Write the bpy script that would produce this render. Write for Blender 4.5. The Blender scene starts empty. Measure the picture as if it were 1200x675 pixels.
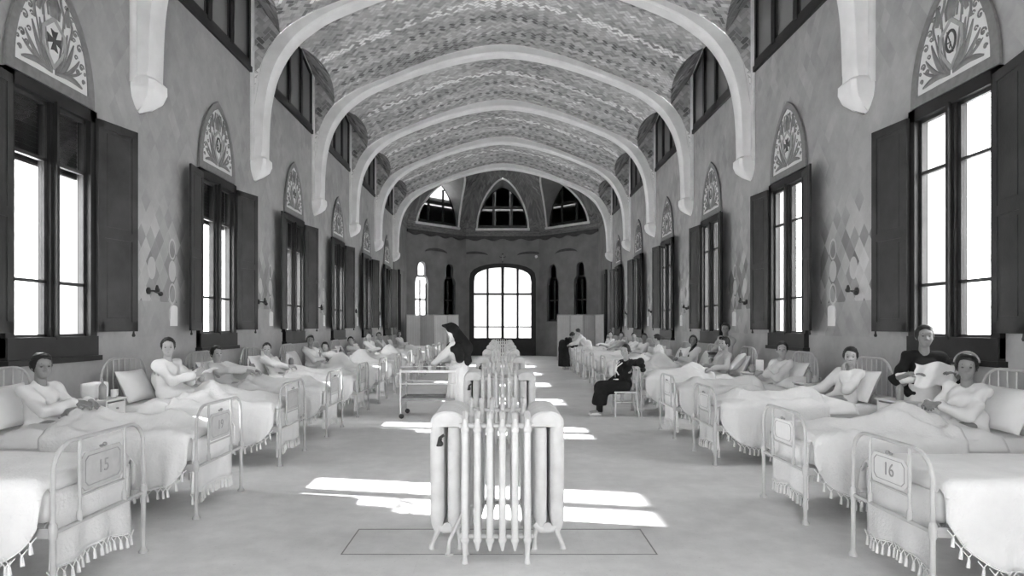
import bpy, bmesh, math, random
import numpy as np
from mathutils import Vector, Matrix, noise
PI = math.pi
scn = bpy.context.scene
COL = scn.collection
random.seed(7)
F = 760.0; VPX = 589.0; VPY = 382.0; CAMH = 1.65

# ------------------------------------------------------------------ materials
def _nt(name):
    m = bpy.data.materials.new(name); m.use_nodes = True
    nt = m.node_tree; nt.nodes.clear()
    out = nt.nodes.new('ShaderNodeOutputMaterial')
    b = nt.nodes.new('ShaderNodeBsdfPrincipled')
    nt.links.new(b.outputs[0], out.inputs[0])
    return m, nt, b
class NG:
    """tiny helper around a node tree"""
    def __init__(s, nt): s.nt = nt
    def n(s, t, **kw):
        x = s.nt.nodes.new(t)
        for k, v in kw.items(): setattr(x, k, v)
        return x
    def put(s, sock, v):
        if isinstance(v, (int, float)): sock.default_value = v
        elif isinstance(v, (tuple, list)): sock.default_value = v
        else: s.nt.links.new(v, sock)
    def m(s, op, a, b=0.0, c=0.0):
        x = s.n('ShaderNodeMath', operation=op)
        s.put(x.inputs[0], a); s.put(x.inputs[1], b); s.put(x.inputs[2], c)
        return x.outputs[0]
    def noise(s, vec, scale, detail=3.0, rough=.55):
        x = s.n('ShaderNodeTexNoise'); s.put(x.inputs['Vector'], vec)
        x.inputs['Scale'].default_value = scale; x.inputs['Detail'].default_value = detail
        x.inputs['Roughness'].default_value = rough
        return x.outputs['Fac']
    def comb(s, x, y, z=0.0):
        c = s.n('ShaderNodeCombineXYZ'); s.put(c.inputs[0], x); s.put(c.inputs[1], y); s.put(c.inputs[2], z)
        return c.outputs[0]
    def sep(s, v):
        c = s.n('ShaderNodeSeparateXYZ'); s.put(c.inputs[0], v); return c.outputs
    def white(s, v):
        c = s.n('ShaderNodeTexWhiteNoise', noise_dimensions='3D'); s.put(c.inputs['Vector'], v); return c.outputs['Value']
    def mapr(s, v, a, b, c, d):
        x = s.n('ShaderNodeMapRange'); s.put(x.inputs[0], v)
        for i, k in enumerate((a, b, c, d)): s.put(x.inputs[i+1], k)
        return x.outputs[0]
    def mix(s, f, a, b):
        return s.m('ADD', s.m('MULTIPLY', a, s.m('SUBTRACT', 1.0, f)), s.m('MULTIPLY', b, f))
def mat(name, v, rough=.6, var=.0, scale=6.0, bump=0.0, bscale=40.0, metal=0.0, spec=.4):
    m, nt, b = _nt(name); g = NG(nt)
    tc = g.n('ShaderNodeTexCoord').outputs['Object']
    if var > 0:
        f = g.noise(tc, scale)
        val = g.m('MULTIPLY', g.mapr(f, .25, .75, 1-var, 1+var), v)
        g.put(b.inputs['Base Color'], g.comb(val, val, val))
    else:
        b.inputs['Base Color'].default_value = (v, v, v, 1)
    b.inputs['Roughness'].default_value = rough
    b.inputs['Metallic'].default_value = metal
    b.inputs['Specular IOR Level'].default_value = spec
    if bump > 0:
        bp = g.n('ShaderNodeBump'); bp.inputs['Distance'].default_value = bump
        g.put(bp.inputs['Height'], g.noise(tc, bscale, 4)); g.put(b.inputs['Normal'], bp.outputs[0])
    return m
M = {}
M['enamel']   = mat('white_enamel', .62, .32, .06, 9, spec=.5)
M['enamel_r'] = mat('bed_enamel', .47, .35, .10, 12)
M['enamel_g'] = mat('grey_enamel', .40, .4, .10, 14)
M['rad']      = mat('radiator_paint', .60, .42, .12, 7, spec=.4)
M['sheet']    = mat('bleached_cotton', .74, .85, .04, 5, .0015, 60, spec=.15)
M['sheet2']   = mat('woven_blanket', .69, .9, .07, 4, .006, 45, spec=.1)
M['pillow']   = mat('pillow_cotton', .76, .85, .05, 5, .002, 50, spec=.15)
M['fringe']   = mat('fringe_cotton', .74, .9)
M['dark']     = mat('dark_varnished_wood', .016, .45, .35, 5, spec=.35)
M['dark2']    = mat('worn_dark_wood', .035, .5, .45, 3, .002, 30)
M['stone']    = mat('pale_stone', .84, .6, .10, 2.2, .004, 12)
M['stone2']   = mat('stone_trim', .72, .6, .12, 3)
M['white']    = mat('white_tile', .72, .3, .05, 5)
M['mgrey']    = mat('grey_glaze', .20, .35, .18, 12)
M['mgrey2']   = mat('pale_grey_glaze', .36, .35, .18, 12)
M['mdark']    = mat('dark_glaze', .07, .35, .1, 12)
M['blind']    = mat('grey_roller_blind', .22, .8, .2, 2.0)
M['blind2']   = mat('black_blind', .05, .8, .3, 2.0)
M['skin']     = mat('skin', .36, .55, .10, 9)
M['skin_d']   = mat('tanned_skin', .22, .55, .10, 9)
M['hair']     = mat('dark_hair', .012, .5, .3, 60, .002, 120)
M['gown']     = mat('cotton_gown', .68, .85, .05, 6, .002, 45, spec=.15)
M['gown_g']   = mat('grey_cotton_gown', .42, .85, .08, 6, .002, 45, spec=.15)
M['black']    = mat('black_wool', .014, .8, .3, 12, .002, 60, spec=.2)
M['dkgrey']   = mat('dark_grey_cloth', .06, .8, .3, 10)
M['paper']    = mat('paper', .80, .7, .03, 4)
M['metal']    = mat('dull_metal', .30, .4, .1, 6, metal=.6)
M['brass']    = mat('dark_brass', .05, .4, .1, 6, metal=.3)
M['numeral']  = mat('faded_numeral', .27, .5)
M['ink']      = mat('ink', .08, .6)
M['screen']   = mat('screen_cloth', .55, .85, .07, 3, .002, 50)
M['wood']     = mat('mid_wood', .16, .5, .25, 6)
M['shade']    = mat('louvre_slat', .80, .6, .05, 4)
M['ground']   = mat('pale_gravel', .55, .9, .15, .7)
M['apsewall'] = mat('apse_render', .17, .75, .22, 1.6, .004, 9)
M['apsemold'] = mat('apse_moulding', .26, .6, .12, 3)
M['apsedark'] = mat('apse_dark_tile', .05, .6, .3, 5)
M['foliage']  = mat('foliage', .42, .8, .3, 3)
m, nt, b = _nt('bottle_glass'); b.inputs['Base Color'].default_value = (.35, .35, .35, 1); b.inputs['Roughness'].default_value = .12
b.inputs['Transmission Weight'].default_value = .35; M['glass'] = m
# window pane: thin clear glass, lets daylight and sun straight in
m = bpy.data.materials.new('window_glass'); m.use_nodes = True; nt = m.node_tree; nt.nodes.clear(); g = NG(nt)
out = g.n('ShaderNodeOutputMaterial'); tr = g.n('ShaderNodeBsdfTransparent'); gl = g.n('ShaderNodeBsdfGlossy')
tr.inputs[0].default_value = (.94, .94, .94, 1); gl.inputs['Roughness'].default_value = .03
mx = g.n('ShaderNodeMixShader'); mx.inputs[0].default_value = .05
nt.links.new(tr.outputs[0], mx.inputs[1]); nt.links.new(gl.outputs[0], mx.inputs[2]); nt.links.new(mx.outputs[0], out.inputs[0])
M['pane'] = m
# frosted pane of the apse door
m = bpy.data.materials.new('frosted_glass'); m.use_nodes = True; nt = m.node_tree; nt.nodes.clear(); g = NG(nt)
out = g.n('ShaderNodeOutputMaterial'); tr = g.n('ShaderNodeBsdfTranslucent'); gl = g.n('ShaderNodeBsdfTransparent')
tr.inputs[0].default_value = (.40, .40, .40, 1); gl.inputs[0].default_value = (.4, .4, .4, 1)
mx = g.n('ShaderNodeMixShader'); mx.inputs[0].default_value = .12
nt.links.new(tr.outputs[0], mx.inputs[1]); nt.links.new(gl.outputs[0], mx.inputs[2]); nt.links.new(mx.outputs[0], out.inputs[0])
M['frost'] = m

def herringbone(name, lo, hi, unit, bay0=None, bayp=4.1, grout=.5, clump=.9):
    """glazed herringbone tiling on the UV map (u along the arch, v along the hall, metres)"""
    m, nt, b = _nt(name); g = NG(nt)
    uv = g.sep(g.n('ShaderNodeTexCoord').outputs['UV'])
    u, v = uv[0], uv[1]
    k = .70711/unit
    a = g.m('MULTIPLY', g.m('ADD', u, v), k); c = g.m('MULTIPLY', g.m('SUBTRACT', v, u), k)
    i = g.m('FLOOR', a); j = g.m('FLOOR', c)
    fx = g.m('SUBTRACT', a, i); fy = g.m('SUBTRACT', c, j)
    d = g.m('FLOORED_MODULO', g.m('SUBTRACT', i, j), 4.0)
    d = g.m('ROUND', d)
    hor = g.m('LESS_THAN', d, 1.5)
    d1 = g.m('COMPARE', d, 1.0, .1); d2 = g.m('COMPARE', d, 2.0, .1); d3 = g.m('COMPARE', d, 3.0, .1); d0 = g.m('COMPARE', d, 0.0, .1)
    idx = g.m('SUBTRACT', i, d1); idy = g.m('SUBTRACT', j, d2)
    rnd = g.white(g.comb(idx, idy, hor))
    # distance to the tile's own edges
    ex = g.m('MINIMUM', g.m('ADD', fx, d1), g.m('ADD', g.m('SUBTRACT', 1.0, fx), d0))
    ey = g.m('MINIMUM', g.m('ADD', fy, d2), g.m('ADD', g.m('SUBTRACT', 1.0, fy), d3))
    e = g.m('MINIMUM', ex, ey)
    gr = g.m('LESS_THAN', e, .07)
    # tone: tiles sorted in bands that run across the hall, with clumps
    big = g.noise(g.comb(g.m('MULTIPLY', u, .35), g.m('MULTIPLY', v, 1.3)), clump, 4, .6)
    tone = g.m('ADD', g.m('MULTIPLY', g.mapr(big, .3, .7, 0., 1.), .46), g.m('MULTIPLY', rnd, .40))
    if bay0 is not None:
        ph = g.m('FRACT', g.m('DIVIDE', g.m('SUBTRACT', v, bay0), bayp))
        # darker course next to each rib, pale course a third of the way in
        near = g.m('ADD', g.m('LESS_THAN', ph, .12), g.m('GREATER_THAN', ph, .86))
        tone = g.m('SUBTRACT', tone, g.m('MULTIPLY', near, .14))
        pale = g.m('MULTIPLY', g.m('COMPARE', ph, .42, .035), g.m('GREATER_THAN', rnd, .35))
        tone = g.m('ADD', tone, g.m('MULTIPLY', pale, .45))
        drk = g.m('MULTIPLY', g.m('COMPARE', ph, .60, .03), hor)
        drk2 = g.m('MULTIPLY', g.m('COMPARE', ph, .80, .03), hor)
        tone = g.m('SUBTRACT', tone, g.m('MULTIPLY', g.m('ADD', drk, drk2), .32))
    sparse = g.m('GREATER_THAN', g.m('MULTIPLY', rnd, g.mapr(big, .3, .7, .3, 1.)), .80)
    tone = g.m('ADD', tone, g.m('MULTIPLY', sparse, .35))
    val = g.mapr(tone, 0.05, 1.0, lo, hi)
    val = g.mix(gr, val, grout)
    g.put(b.inputs['Base Color'], g.comb(val, val, val))
    b.inputs['Roughness'].default_value = .7; b.inputs['Specular IOR Level'].default_value = .15
    bp = g.n('ShaderNodeBump'); bp.inputs['Distance'].default_value = .006
    g.put(bp.inputs['Height'], g.m('ADD', g.m('MULTIPLY', rnd, .4), g.m('SUBTRACT', 1.0, gr))); g.put(b.inputs['Normal'], bp.outputs[0])
    return m
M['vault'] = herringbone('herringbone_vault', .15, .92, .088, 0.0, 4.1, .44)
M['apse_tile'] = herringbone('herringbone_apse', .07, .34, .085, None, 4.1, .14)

def wallmat(name, base, strength, bay0=9.15, bayp=4.1):
    """distempered wall with a stencilled lozenge field and ovals between the windows"""
    m, nt, b = _nt(name); g = NG(nt)
    p = g.sep(g.n('ShaderNodeTexCoord').outputs['Object'])
    y, z = p[1], p[2]
    pos = g.n('ShaderNodeTexCoord').outputs['Object']
    n1 = g.noise(pos, 1.1, 6, .65); n2 = g.noise(pos, 7, 4)
    def loz(sy, sz):
        a = g.m('ADD', g.m('DIVIDE', y, sy), g.m('DIVIDE', z, sz)); c = g.m('SUBTRACT', g.m('DIVIDE', y, sy), g.m('DIVIDE', z, sz))
        fa, fc = g.m('FLOOR', a), g.m('FLOOR', c)
        r = g.white(g.comb(fa, fc, 3.0))
        ea = g.m('SUBTRACT', a, fa); ec = g.m('SUBTRACT', c, fc)
        e = g.m('MINIMUM', g.m('MINIMUM', ea, g.m('SUBTRACT', 1.0, ea)), g.m('MINIMUM', ec, g.m('SUBTRACT', 1.0, ec)))
        return r, g.m('LESS_THAN', e, .04)
    r, ed = loz(.24, .34)
    cz = g.m('SUBTRACT', g.m('MULTIPLY', g.m('FRACT', g.m('DIVIDE', g.m('SUBTRACT', y, bay0-bayp/2), bayp)), bayp), bayp/2)  # metres from the bay's middle
    # field mask: dense between the windows from 2.2 to 3.4 m, faint above
    fld = g.m('MULTIPLY', g.m('LESS_THAN', g.m('ABSOLUTE', cz), .95), g.m('MULTIPLY', g.m('GREATER_THAN', z, 2.0), g.mapr(z, 2.75, 3.5, 1.0, 0.0)))
    soft = g.mapr(g.noise(pos, .9, 2), .35, .6, .15, 1.0)
    faint = g.m('MULTIPLY', g.m('GREATER_THAN', z, 1.5), soft)
    amt = g.m('ADD', g.m('MULTIPLY', fld, strength), g.m('MULTIPLY', faint, strength*.34))
    val = g.m('ADD', base, g.m('MULTIPLY', g.m('SUBTRACT', n1, .5), base*.75))
    val = g.m('ADD', val, g.m('MULTIPLY', g.m('SUBTRACT', n2, .5), base*.25))
    val = g.m('MULTIPLY', val, g.m('ADD', 1.0, g.m('MULTIPLY', g.m('SUBTRACT', r, .62), amt)))
    val = g.m('ADD', val, g.m('MULTIPLY', g.m('MULTIPLY', ed, fld), .03))
    # ovals
    def oval(cy, ch, ry, rz):
        dy = g.m('DIVIDE', g.m('SUBTRACT', cz, cy), ry); dz = g.m('DIVIDE', g.m('SUBTRACT', z, ch), rz)
        return g.m('SQRT', g.m('ADD', g.m('MULTIPLY', dy, dy), g.m('MULTIPLY', dz, dz)))
    for cy in (-.57, 0.0, .57):
        o = g.m('LESS_THAN', oval(cy, 2.47, .105, .16), 1.0)
        val = g.mix(g.m('MULTIPLY', o, .8), val, .55)
    for cy in (-.57, .57):
        for ch in (2.80, 2.13, 1.82):
            o = oval(cy, ch, .10, .16)
            inn = g.m('LESS_THAN', o, .8); ring = g.m('MULTIPLY', g.m('LESS_THAN', o, 1.0), g.m('GREATER_THAN', o, .8))
            val = g.mix(g.m('MULTIPLY', inn, .5), val, base*.6); val = g.mix(g.m('MULTIPLY', ring, .6), val, base*1.7)
    g.put(b.inputs['Base Color'], g.comb(val, val, val))
    b.inputs['Roughness'].default_value = .7
    bp = g.n('ShaderNodeBump'); bp.inputs['Distance'].default_value = .004
    g.put(bp.inputs['Height'], n2); g.put(b.inputs['Normal'], bp.outputs[0])
    return m
M['wall_l'] = wallmat('wall_left_distemper', .37, .62)
M['wall_r'] = wallmat('wall_right_distemper', .38, .85)

def floormat():
    m, nt, b = _nt('floor_cement'); g = NG(nt)
    pos = g.n('ShaderNodeTexCoord').outputs['Object']
    p = g.sep(pos)
    n1 = g.noise(pos, .7, 6, .62); n2 = g.noise(pos, 5, 5, .6); n3 = g.noise(pos, 38, 2)
    v = g.m('ADD', .66, g.m('MULTIPLY', g.m('SUBTRACT', n1, .5), .45))
    v = g.m('ADD', v, g.m('MULTIPLY', g.m('SUBTRACT', n2, .5), .34))
    v = g.m('ADD', v, g.m('MULTIPLY', g.m('GREATER_THAN', n3, .68), -.10))
    # faint joints of large tiles
    for ax in (0, 1):
        f = g.m('FRACT', g.m('DIVIDE', p[ax], .6)); j = g.m('LESS_THAN', f, .012)
        v = g.m('SUBTRACT', v, g.m('MULTIPLY', j, .02))
    g.put(b.inputs['Base Color'], g.comb(v, v, v))
    g.put(b.inputs['Roughness'], g.mapr(n2, .3, .7, .32, .5)); b.inputs['Specular IOR Level'].default_value = .45
    return m
M['floor'] = floormat()

# ------------------------------------------------------------------ mesh builder
class MB:
    def __init__(s): s.v = []; s.f = []; s.uv = {}
    def add(s, vs, fs):
        o = len(s.v); s.v += [tuple(p) for p in vs]; s.f += [tuple(i+o for i in f) for f in fs]; return s
    def box(s, x0, x1, y0, y1, z0, z1, bev=0.0):
        if bev <= 0:
            vs = [(x, y, z) for x in (x0, x1) for y in (y0, y1) for z in (z0, z1)]
            return s.add(vs, [(0,1,3,2),(4,6,7,5),(0,4,5,1),(2,3,7,6),(0,2,6,4),(1,5,7,3)])
        bm = bmesh.new(); bmesh.ops.create_cube(bm, size=1)
        for v in bm.verts:
            v.co = Vector(((x0+x1)/2+v.co.x*(x1-x0), (y0+y1)/2+v.co.y*(y1-y0), (z0+z1)/2+v.co.z*(z1-z0)))
        bmesh.ops.bevel(bm, geom=bm.edges[:], offset=bev, segments=2, affect='EDGES', profile=.7)
        return s.bm(bm)
    def bm(s, bm, mtx=None):
        bm.verts.index_update()
        vs = [(mtx @ v.co if mtx else v.co.copy()) for v in bm.verts]
        s.add(vs, [[v.index for v in f.verts] for f in bm.faces]); bm.free(); return s
    def ring(s, path, rads, n=8, closed=False, sq=None, cap=True, up=None):
        """sweep an n-gon (radius list, optional squash (a,b)) along a path"""
        P = [Vector(p) for p in path]; m = len(P)
        if not isinstance(rads, (list, tuple)): rads = [rads]*m
        rings = []; prev = None
        for i in range(m):
            if closed: t = P[(i+1) % m]-P[i-1]
            else: t = P[min(i+1, m-1)]-P[max(i-1, 0)]
            if t.length < 1e-9: t = Vector((0,0,1))
            t.normalize()
            if prev is None:
                a = Vector(up) if up else (Vector((0,0,1)) if abs(t.z) < .9 else Vector((0,1,0)))
            else: a = prev
            a = a-t*a.dot(t)
            if a.length < 1e-6: a = t.orthogonal()
            a.normalize(); prev = a; bdir = t.cross(a)
            qa, qb = sq if sq else (1, 1)
            rings.append([P[i]+a*math.cos(2*PI*k/n)*rads[i]*qa+bdir*math.sin(2*PI*k/n)*rads[i]*qb for k in range(n)])
        vs = [p for r in rings for p in r]; fs = []
        rr = m if closed else m-1
        for i in range(rr):
            for k in range(n):
                j = (i+1) % m
                fs.append((i*n+k, i*n+(k+1) % n, j*n+(k+1) % n, j*n+k))
        if cap and not closed:
            fs.append(tuple(range(n))[::-1]); fs.append(tuple((m-1)*n+k for k in range(n)))
        return s.add(vs, fs)
    def tube(s, a, b, r, n=8): return s.ring([a, b], r, n)
    def lathe(s, prof, n=16, c=(0,0,0), axis='z'):
        """prof = [(r,h)...]"""
        vs = []; fs = []
        for r, h in prof:
            for k in range(n):
                t = 2*PI*k/n; x, y, z = r*math.cos(t), r*math.sin(t), h
                if axis == 'y': x, y, z = x, z, y
                if axis == 'x': x, y, z = z, x, y
                vs.append((c[0]+x, c[1]+y, c[2]+z))
        for i in range(len(prof)-1):
            for k in range(n): fs.append((i*n+k, i*n+(k+1)%n, (i+1)*n+(k+1)%n, (i+1)*n+k))
        fs.append(tuple(range(n))[::-1]); fs.append(tuple((len(prof)-1)*n+k for k in range(n)))
        return s.add(vs, fs)
    def sph(s, c, r, n=10, sc=(1,1,1)):
        prof = [(max(1e-4, math.sin(PI*i/n)), -math.cos(PI*i/n)) for i in range(n+1)]
        vs = []; fs = []; m = n+4
        for q, h in prof:
            for k in range(m):
                vs.append((c[0]+r*sc[0]*q*math.cos(2*PI*k/m), c[1]+r*sc[1]*q*math.sin(2*PI*k/m), c[2]+r*sc[2]*h))
        for i in range(n):
            for k in range(m): fs.append((i*m+k, i*m+(k+1)%m, (i+1)*m+(k+1)%m, (i+1)*m+k))
        return s.add(vs, fs)
    def grid(s, pts, flip=False):
        """pts[i][j] rows of points"""
        n = len(pts); m = len(pts[0]); o = len(s.v)
        for r in pts: s.v += [tuple(p) for p in r]
        for i in range(n-1):
            for j in range(m-1):
                q = (o+i*m+j, o+i*m+j+1, o+(i+1)*m+j+1, o+(i+1)*m+j)
                s.f.append(q[::-1] if flip else q)
        return s
    def plate(s, outer, holes, fn, th):
        """flat plate in (u,v) with holes; fn(u,v,w) -> point, w in 0..th is the thickness"""
        bm = bmesh.new(); edges = []
        for loop in [outer]+list(holes):
            vs = [bm.verts.new((p[0], p[1], 0)) for p in loop]
            edges += [bm.edges.new((vs[i], vs[(i+1) % len(vs)])) for i in range(len(vs))]
        bmesh.ops.triangle_fill(bm, edges=edges, use_beauty=True, use_dissolve=False, normal=(0,0,1))
        bm.verts.index_update()
        flat = [tuple(v.co) for v in bm.verts]; fs = [[v.index for v in f.verts] for f in bm.faces]
        bnd = [(e.verts[0].index, e.verts[1].index) for e in bm.edges if len(e.link_faces) == 1]
        bm.free()
        n = len(flat)
        vs = [fn(p[0], p[1], 0) for p in flat]+[fn(p[0], p[1], th) for p in flat]
        F2 = [tuple(f) for f in fs]+[tuple(i+n for i in f[::-1]) for f in fs]+[(a, b, b+n, a+n) for a, b in bnd]
        return s.add(vs, F2)
    def build(s, name, m, parent=None, smooth=False, norm=True, ang=None):
        me = bpy.data.meshes.new(name); me.from_pydata([tuple(p) for p in s.v], [], s.f); me.update()
        if norm:
            bm = bmesh.new(); bm.from_mesh(me)
            bmesh.ops.recalc_face_normals(bm, faces=bm.faces); bm.to_mesh(me); bm.free()
        me.materials.append(M[m] if isinstance(m, str) else m)
        if smooth:
            me.polygons.foreach_set('use_smooth', [True]*len(me.polygons))
            if ang: me.set_sharp_from_angle(angle=math.radians(ang))
        o = bpy.data.objects.new(name, me); COL.objects.link(o)
        if parent: o.parent = parent
        return o
def tag(o, label=None, cat=None, group=None, kind=None):
    if label: o['label'] = label
    if cat: o['category'] = cat
    if group: o['group'] = group
    if kind: o['kind'] = kind
    return o
def empty(name, loc=(0,0,0), rz=0.0, label=None, cat=None, group=None, kind=None, par=None):
    o = bpy.data.objects.new(name, None); COL.objects.link(o)
    o.location = loc; o.rotation_euler = (0, 0, rz); o.empty_display_size = .1
    if par: o.parent = par
    return tag(o, label, cat, group, kind)
def dup(root, loc=None, rz=None, label=None, group=None, parent=None):
    r = root.copy(); COL.objects.link(r)
    if parent is not None: r.parent = parent
    if loc is not None: r.location = loc
    if rz is not None: r.rotation_euler = (0, 0, rz)
    if label: r['label'] = label
    if group: r['group'] = group
    for ch in list(root.children):
        dup(ch, parent=r)
    return r
ORD = ['nearest','second','third','fourth','fifth','sixth','seventh','eighth','ninth','tenth','eleventh','twelfth','thirteenth','fourteenth']
# ================================================================== ROOM
XW = 4.95; PITCH = 4.1; RIB0 = 8.85; YB = RIB0-3*PITCH; YE = RIB0+5*PITCH     # -3.45 .. 29.35
RIBS = [RIB0+PITCH*k for k in range(-3, 6)]
WINS = [7.1+PITCH*k for k in range(-2, 6)]
# vault (outer) and rib (inner) profiles: x -> height
VX = [0,.4,.8,1.2,1.61,2.2,2.77,3.3,3.8,4.25,4.55,4.76,4.88,4.95]
VZ = [8.98,8.95,8.88,8.78,8.67,8.46,8.23,8.02,7.80,7.52,7.20,6.78,6.3,5.6]
def hermite(xs, ys, n=10):
    ox, oy = [], []
    for i in range(len(xs)-1):
        p0 = (xs[max(i-1,0)], ys[max(i-1,0)]); p1 = (xs[i], ys[i]); p2 = (xs[i+1], ys[i+1]); p3 = (xs[min(i+2,len(xs)-1)], ys[min(i+2,len(xs)-1)])
        for k in range(n):
            t = k/n
            q = [0.5*((2*p1[a])+(-p0[a]+p2[a])*t+(2*p0[a]-5*p1[a]+4*p2[a]-p3[a])*t*t+(-p0[a]+3*p1[a]-3*p2[a]+p3[a])*t**3) for a in (0,1)]
            ox.append(q[0]); oy.append(q[1])
    ox.append(xs[-1]); oy.append(ys[-1]); return np.array(ox), np.array(oy)
VPXs, VPZs = hermite(VX, VZ)
def hv(x): return float(np.interp(x, VPXs, VPZs))
ARC = np.concatenate([[0], np.cumsum(np.hypot(np.diff(VPXs), np.diff(VPZs)))])
def arc(x): return float(np.interp(x, VPXs, ARC))
def xstar(h): return float(np.interp(-h, -VPZs, VPXs))
OW = 1.85
def hl(dy):                                   # lunette outline over the clerestory
    a = min(1.0, abs(dy)/OW); return 8.66-.46*a**1.35

def xlun(dy): return 4.10+.28*min(1.0, abs(dy)/OW)**2
# ---- floor
mb = MB(); mb.box(-5.5, 5.5, YB-.3, 36.6, -.15, 0)
tag(mb.build('floor', 'floor'), kind='structure')
g0 = MB(); g0.box(-45, 45, -30, 75, -.4, -.2); tag(g0.build('ground', 'ground'), kind='structure')
mb = MB()
for (x0,x1,y0,y1) in ((-1.17,1.12,5.255,5.27),(-1.17,1.12,4.68,4.69),(-1.17,-1.16,4.69,5.255),(1.11,1.12,4.69,5.255)): mb.box(x0,x1,y0,y1,0,.0015)
tag(mb.build('floor_hatch_trim', 'mgrey'), kind='structure')

# ---- long walls, one plate each with real openings
TH = .42
for sx, nm, mt in ((-1, 'wall_left', 'wall_l'), (1, 'wall_right', 'wall_r')):
    outer = [(YB, 0), (YE, 0)]
    # top edge: piers rise between the clerestory openings
    top = [(YB, 8.9)]
    for i in range(len(RIBS)-1):
        yc = (RIBS[i]+RIBS[i+1])/2
        top += [(yc-OW, 8.9), (yc-OW, 6.68), (yc+OW, 6.68), (yc+OW, 8.9)]
    top += [(YE, 8.9)]
    outer += top[::-1]
    holes = [[(w-.68, 1.36), (w+.68, 1.36), (w+.68, 4.22), (w-.68, 4.22)] for w in WINS]
    mb = MB(); mb.plate(outer, holes, (lambda u, v, w, s=sx: (s*(XW+w), u, v)), TH)
    tag(mb.build(nm, mt), kind='structure')

# ---- vault
mb = MB(); uvs = []
def addp(p, uv): mb.v.append(p); uvs.append(uv); return len(mb.v)-1
NT = 22; NH = 3
def row(y, s, xe, h):
    idx = []
    NH_ = NH
    for k in range(NT+1):
        x = xe*k/NT; idx.append(addp((s*x, y, hv(x)), (s*arc(x), y)))
    if h is not None:
        for k in range(1, NH+1):
            x = xe+(XW-xe)*k/NH; idx.append(addp((s*x, y, hv(xe)+(h-hv(xe))*k/NH), (s*(arc(xe)+x-xe), y)))
    return idx
def strip(r0, r1):
    for a in range(min(len(r0), len(r1))-1): mb.f.append((r0[a], r0[a+1], r1[a+1], r1[a]))
for i in range(len(RIBS)-1):
    y0, y1 = RIBS[i], RIBS[i+1]; yc = (y0+y1)/2
    for s in (-1, 1):
        strip(row(y0, s, XW, None), row(yc-OW, s, XW, None)); strip(row(yc+OW, s, XW, None), row(y1, s, XW, None))
        ys = [yc-OW+2*OW*k/20 for k in range(21)]; prev = None
        for y in ys:
            h = hl(y-yc); r = row(y, s, xlun(y-yc), h)
            if prev: strip(prev, r)
            prev = r
        for ye in (yc-OW, yc+OW):                # tiled cheeks beside each lunette
            h = hl(OW); xe = xlun(OW); N = 10; he = hv(xe)
            a = [addp((s*(xe+(XW-xe)*k/N), ye, hv(xe+(XW-xe)*k/N)), (xe+(XW-xe)*k/N, hv(xe+(XW-xe)*k/N))) for k in range(N+1)]
            b_ = [addp((s*(xe+(XW-xe)*k/N), ye, he+(h-he)*k/N), (xe+(XW-xe)*k/N, he+(h-he)*k/N)) for k in range(N+1)]
            for k in range(N): mb.f.append((a[k], a[k+1], b_[k+1], b_[k]))
def build_uv(mb, uvs, name, m, smooth=False):
    o = mb.build(name, m, norm=False); me = o.data; L = me.uv_layers.new(name='UVMap')
    for p in me.polygons:
        p.use_smooth = smooth
        for li in p.loop_indices: L.data[li].uv = uvs[me.loops[li].vertex_index]
    return o
# vault phase is measured from a rib: shift v so that bands start there
uvs = [(u, v-RIB0+100*PITCH) for u, v in uvs]
tag(build_uv(mb, uvs, 'ceiling', 'vault'), kind='structure')

# ---- ribs with wall shafts and corbels
RX = [0,.4,.8,1.2,1.63,2.2,2.85,3.45,3.80,4.10,4.35,4.53,4.64,4.69,4.71]
RZ = [8.74,8.71,8.65,8.57,8.46,8.28,8.04,7.78,7.56,7.31,6.98,6.6,6.15,5.7,5.1]
RPX, RPZ = hermite(RX, RZ, 4)
def rib_mesh():
    mb = MB(); T = .19; pts_in = list(zip(RPX, RPZ)); pts_out = []
    N = len(pts_in)
    # pair each inner point with an outer one by normalised index along the outer curve
    ox = np.interp(np.linspace(0, 1, N), np.linspace(0, 1, len(VPXs)), VPXs)
    al = np.cumsum(np.r_[0, np.hypot(np.diff(RPX), np.diff(RPZ))]); al /= al[-1]
    oa = np.interp(al, ARC/ARC[-1], VPXs)
    sec = []
    for i in range(N):
        xi, zi = pts_in[i]; xo = float(oa[i]); zo = hv(xo)+.03
        dx, dz = xi-xo, zi-zo; L = math.hypot(dx, dz); dx /= L; dz /= L; c = .05
        sec.append([(xo, -T, zo), (xi-dx*c, -T, zi-dz*c), (xi, -T+c, zi), (xi, T-c, zi), (xi-dx*c, T, zi-dz*c), (xo, T, zo)])
    # shaft
    for z in (4.95,): sec.append([(4.97, -T, z), (4.76, -T, z), (4.71, -T+.05, z), (4.71, T-.05, z), (4.76, T, z), (4.97, T, z)])
    full = [[(-p[0], p[1], p[2]) for p in r] for r in sec[::-1]]+sec[1:]
    mb.grid(full)
    return mb
def corbel_mesh():
    mb = MB(); rows = []
    for (x, t, z) in ((4.71,.19,5.0),(4.66,.225,4.95),(4.66,.23,4.84),(4.70,.20,4.72),(4.80,.13,4.62),(4.94,.04,4.54)):
        rows.append([(4.97, -t, z), (x+.05, -t, z), (x, -t+.06, z), (x, t-.06, z), (x+.05, t, z), (4.97, t, z)])
    mb.grid(rows); mb.add([rows[0][k] for k in range(6)], [(0,1,2,3,4,5)]); mb.add(rows[-1], [(0,1,2,3,4,5)])
    return mb
def joints(mb):
    for z in (5.35, 5.85): mb.box(4.555, 4.60, -.142, .142, z, z+.012)
    return mb
proto = None
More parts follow.
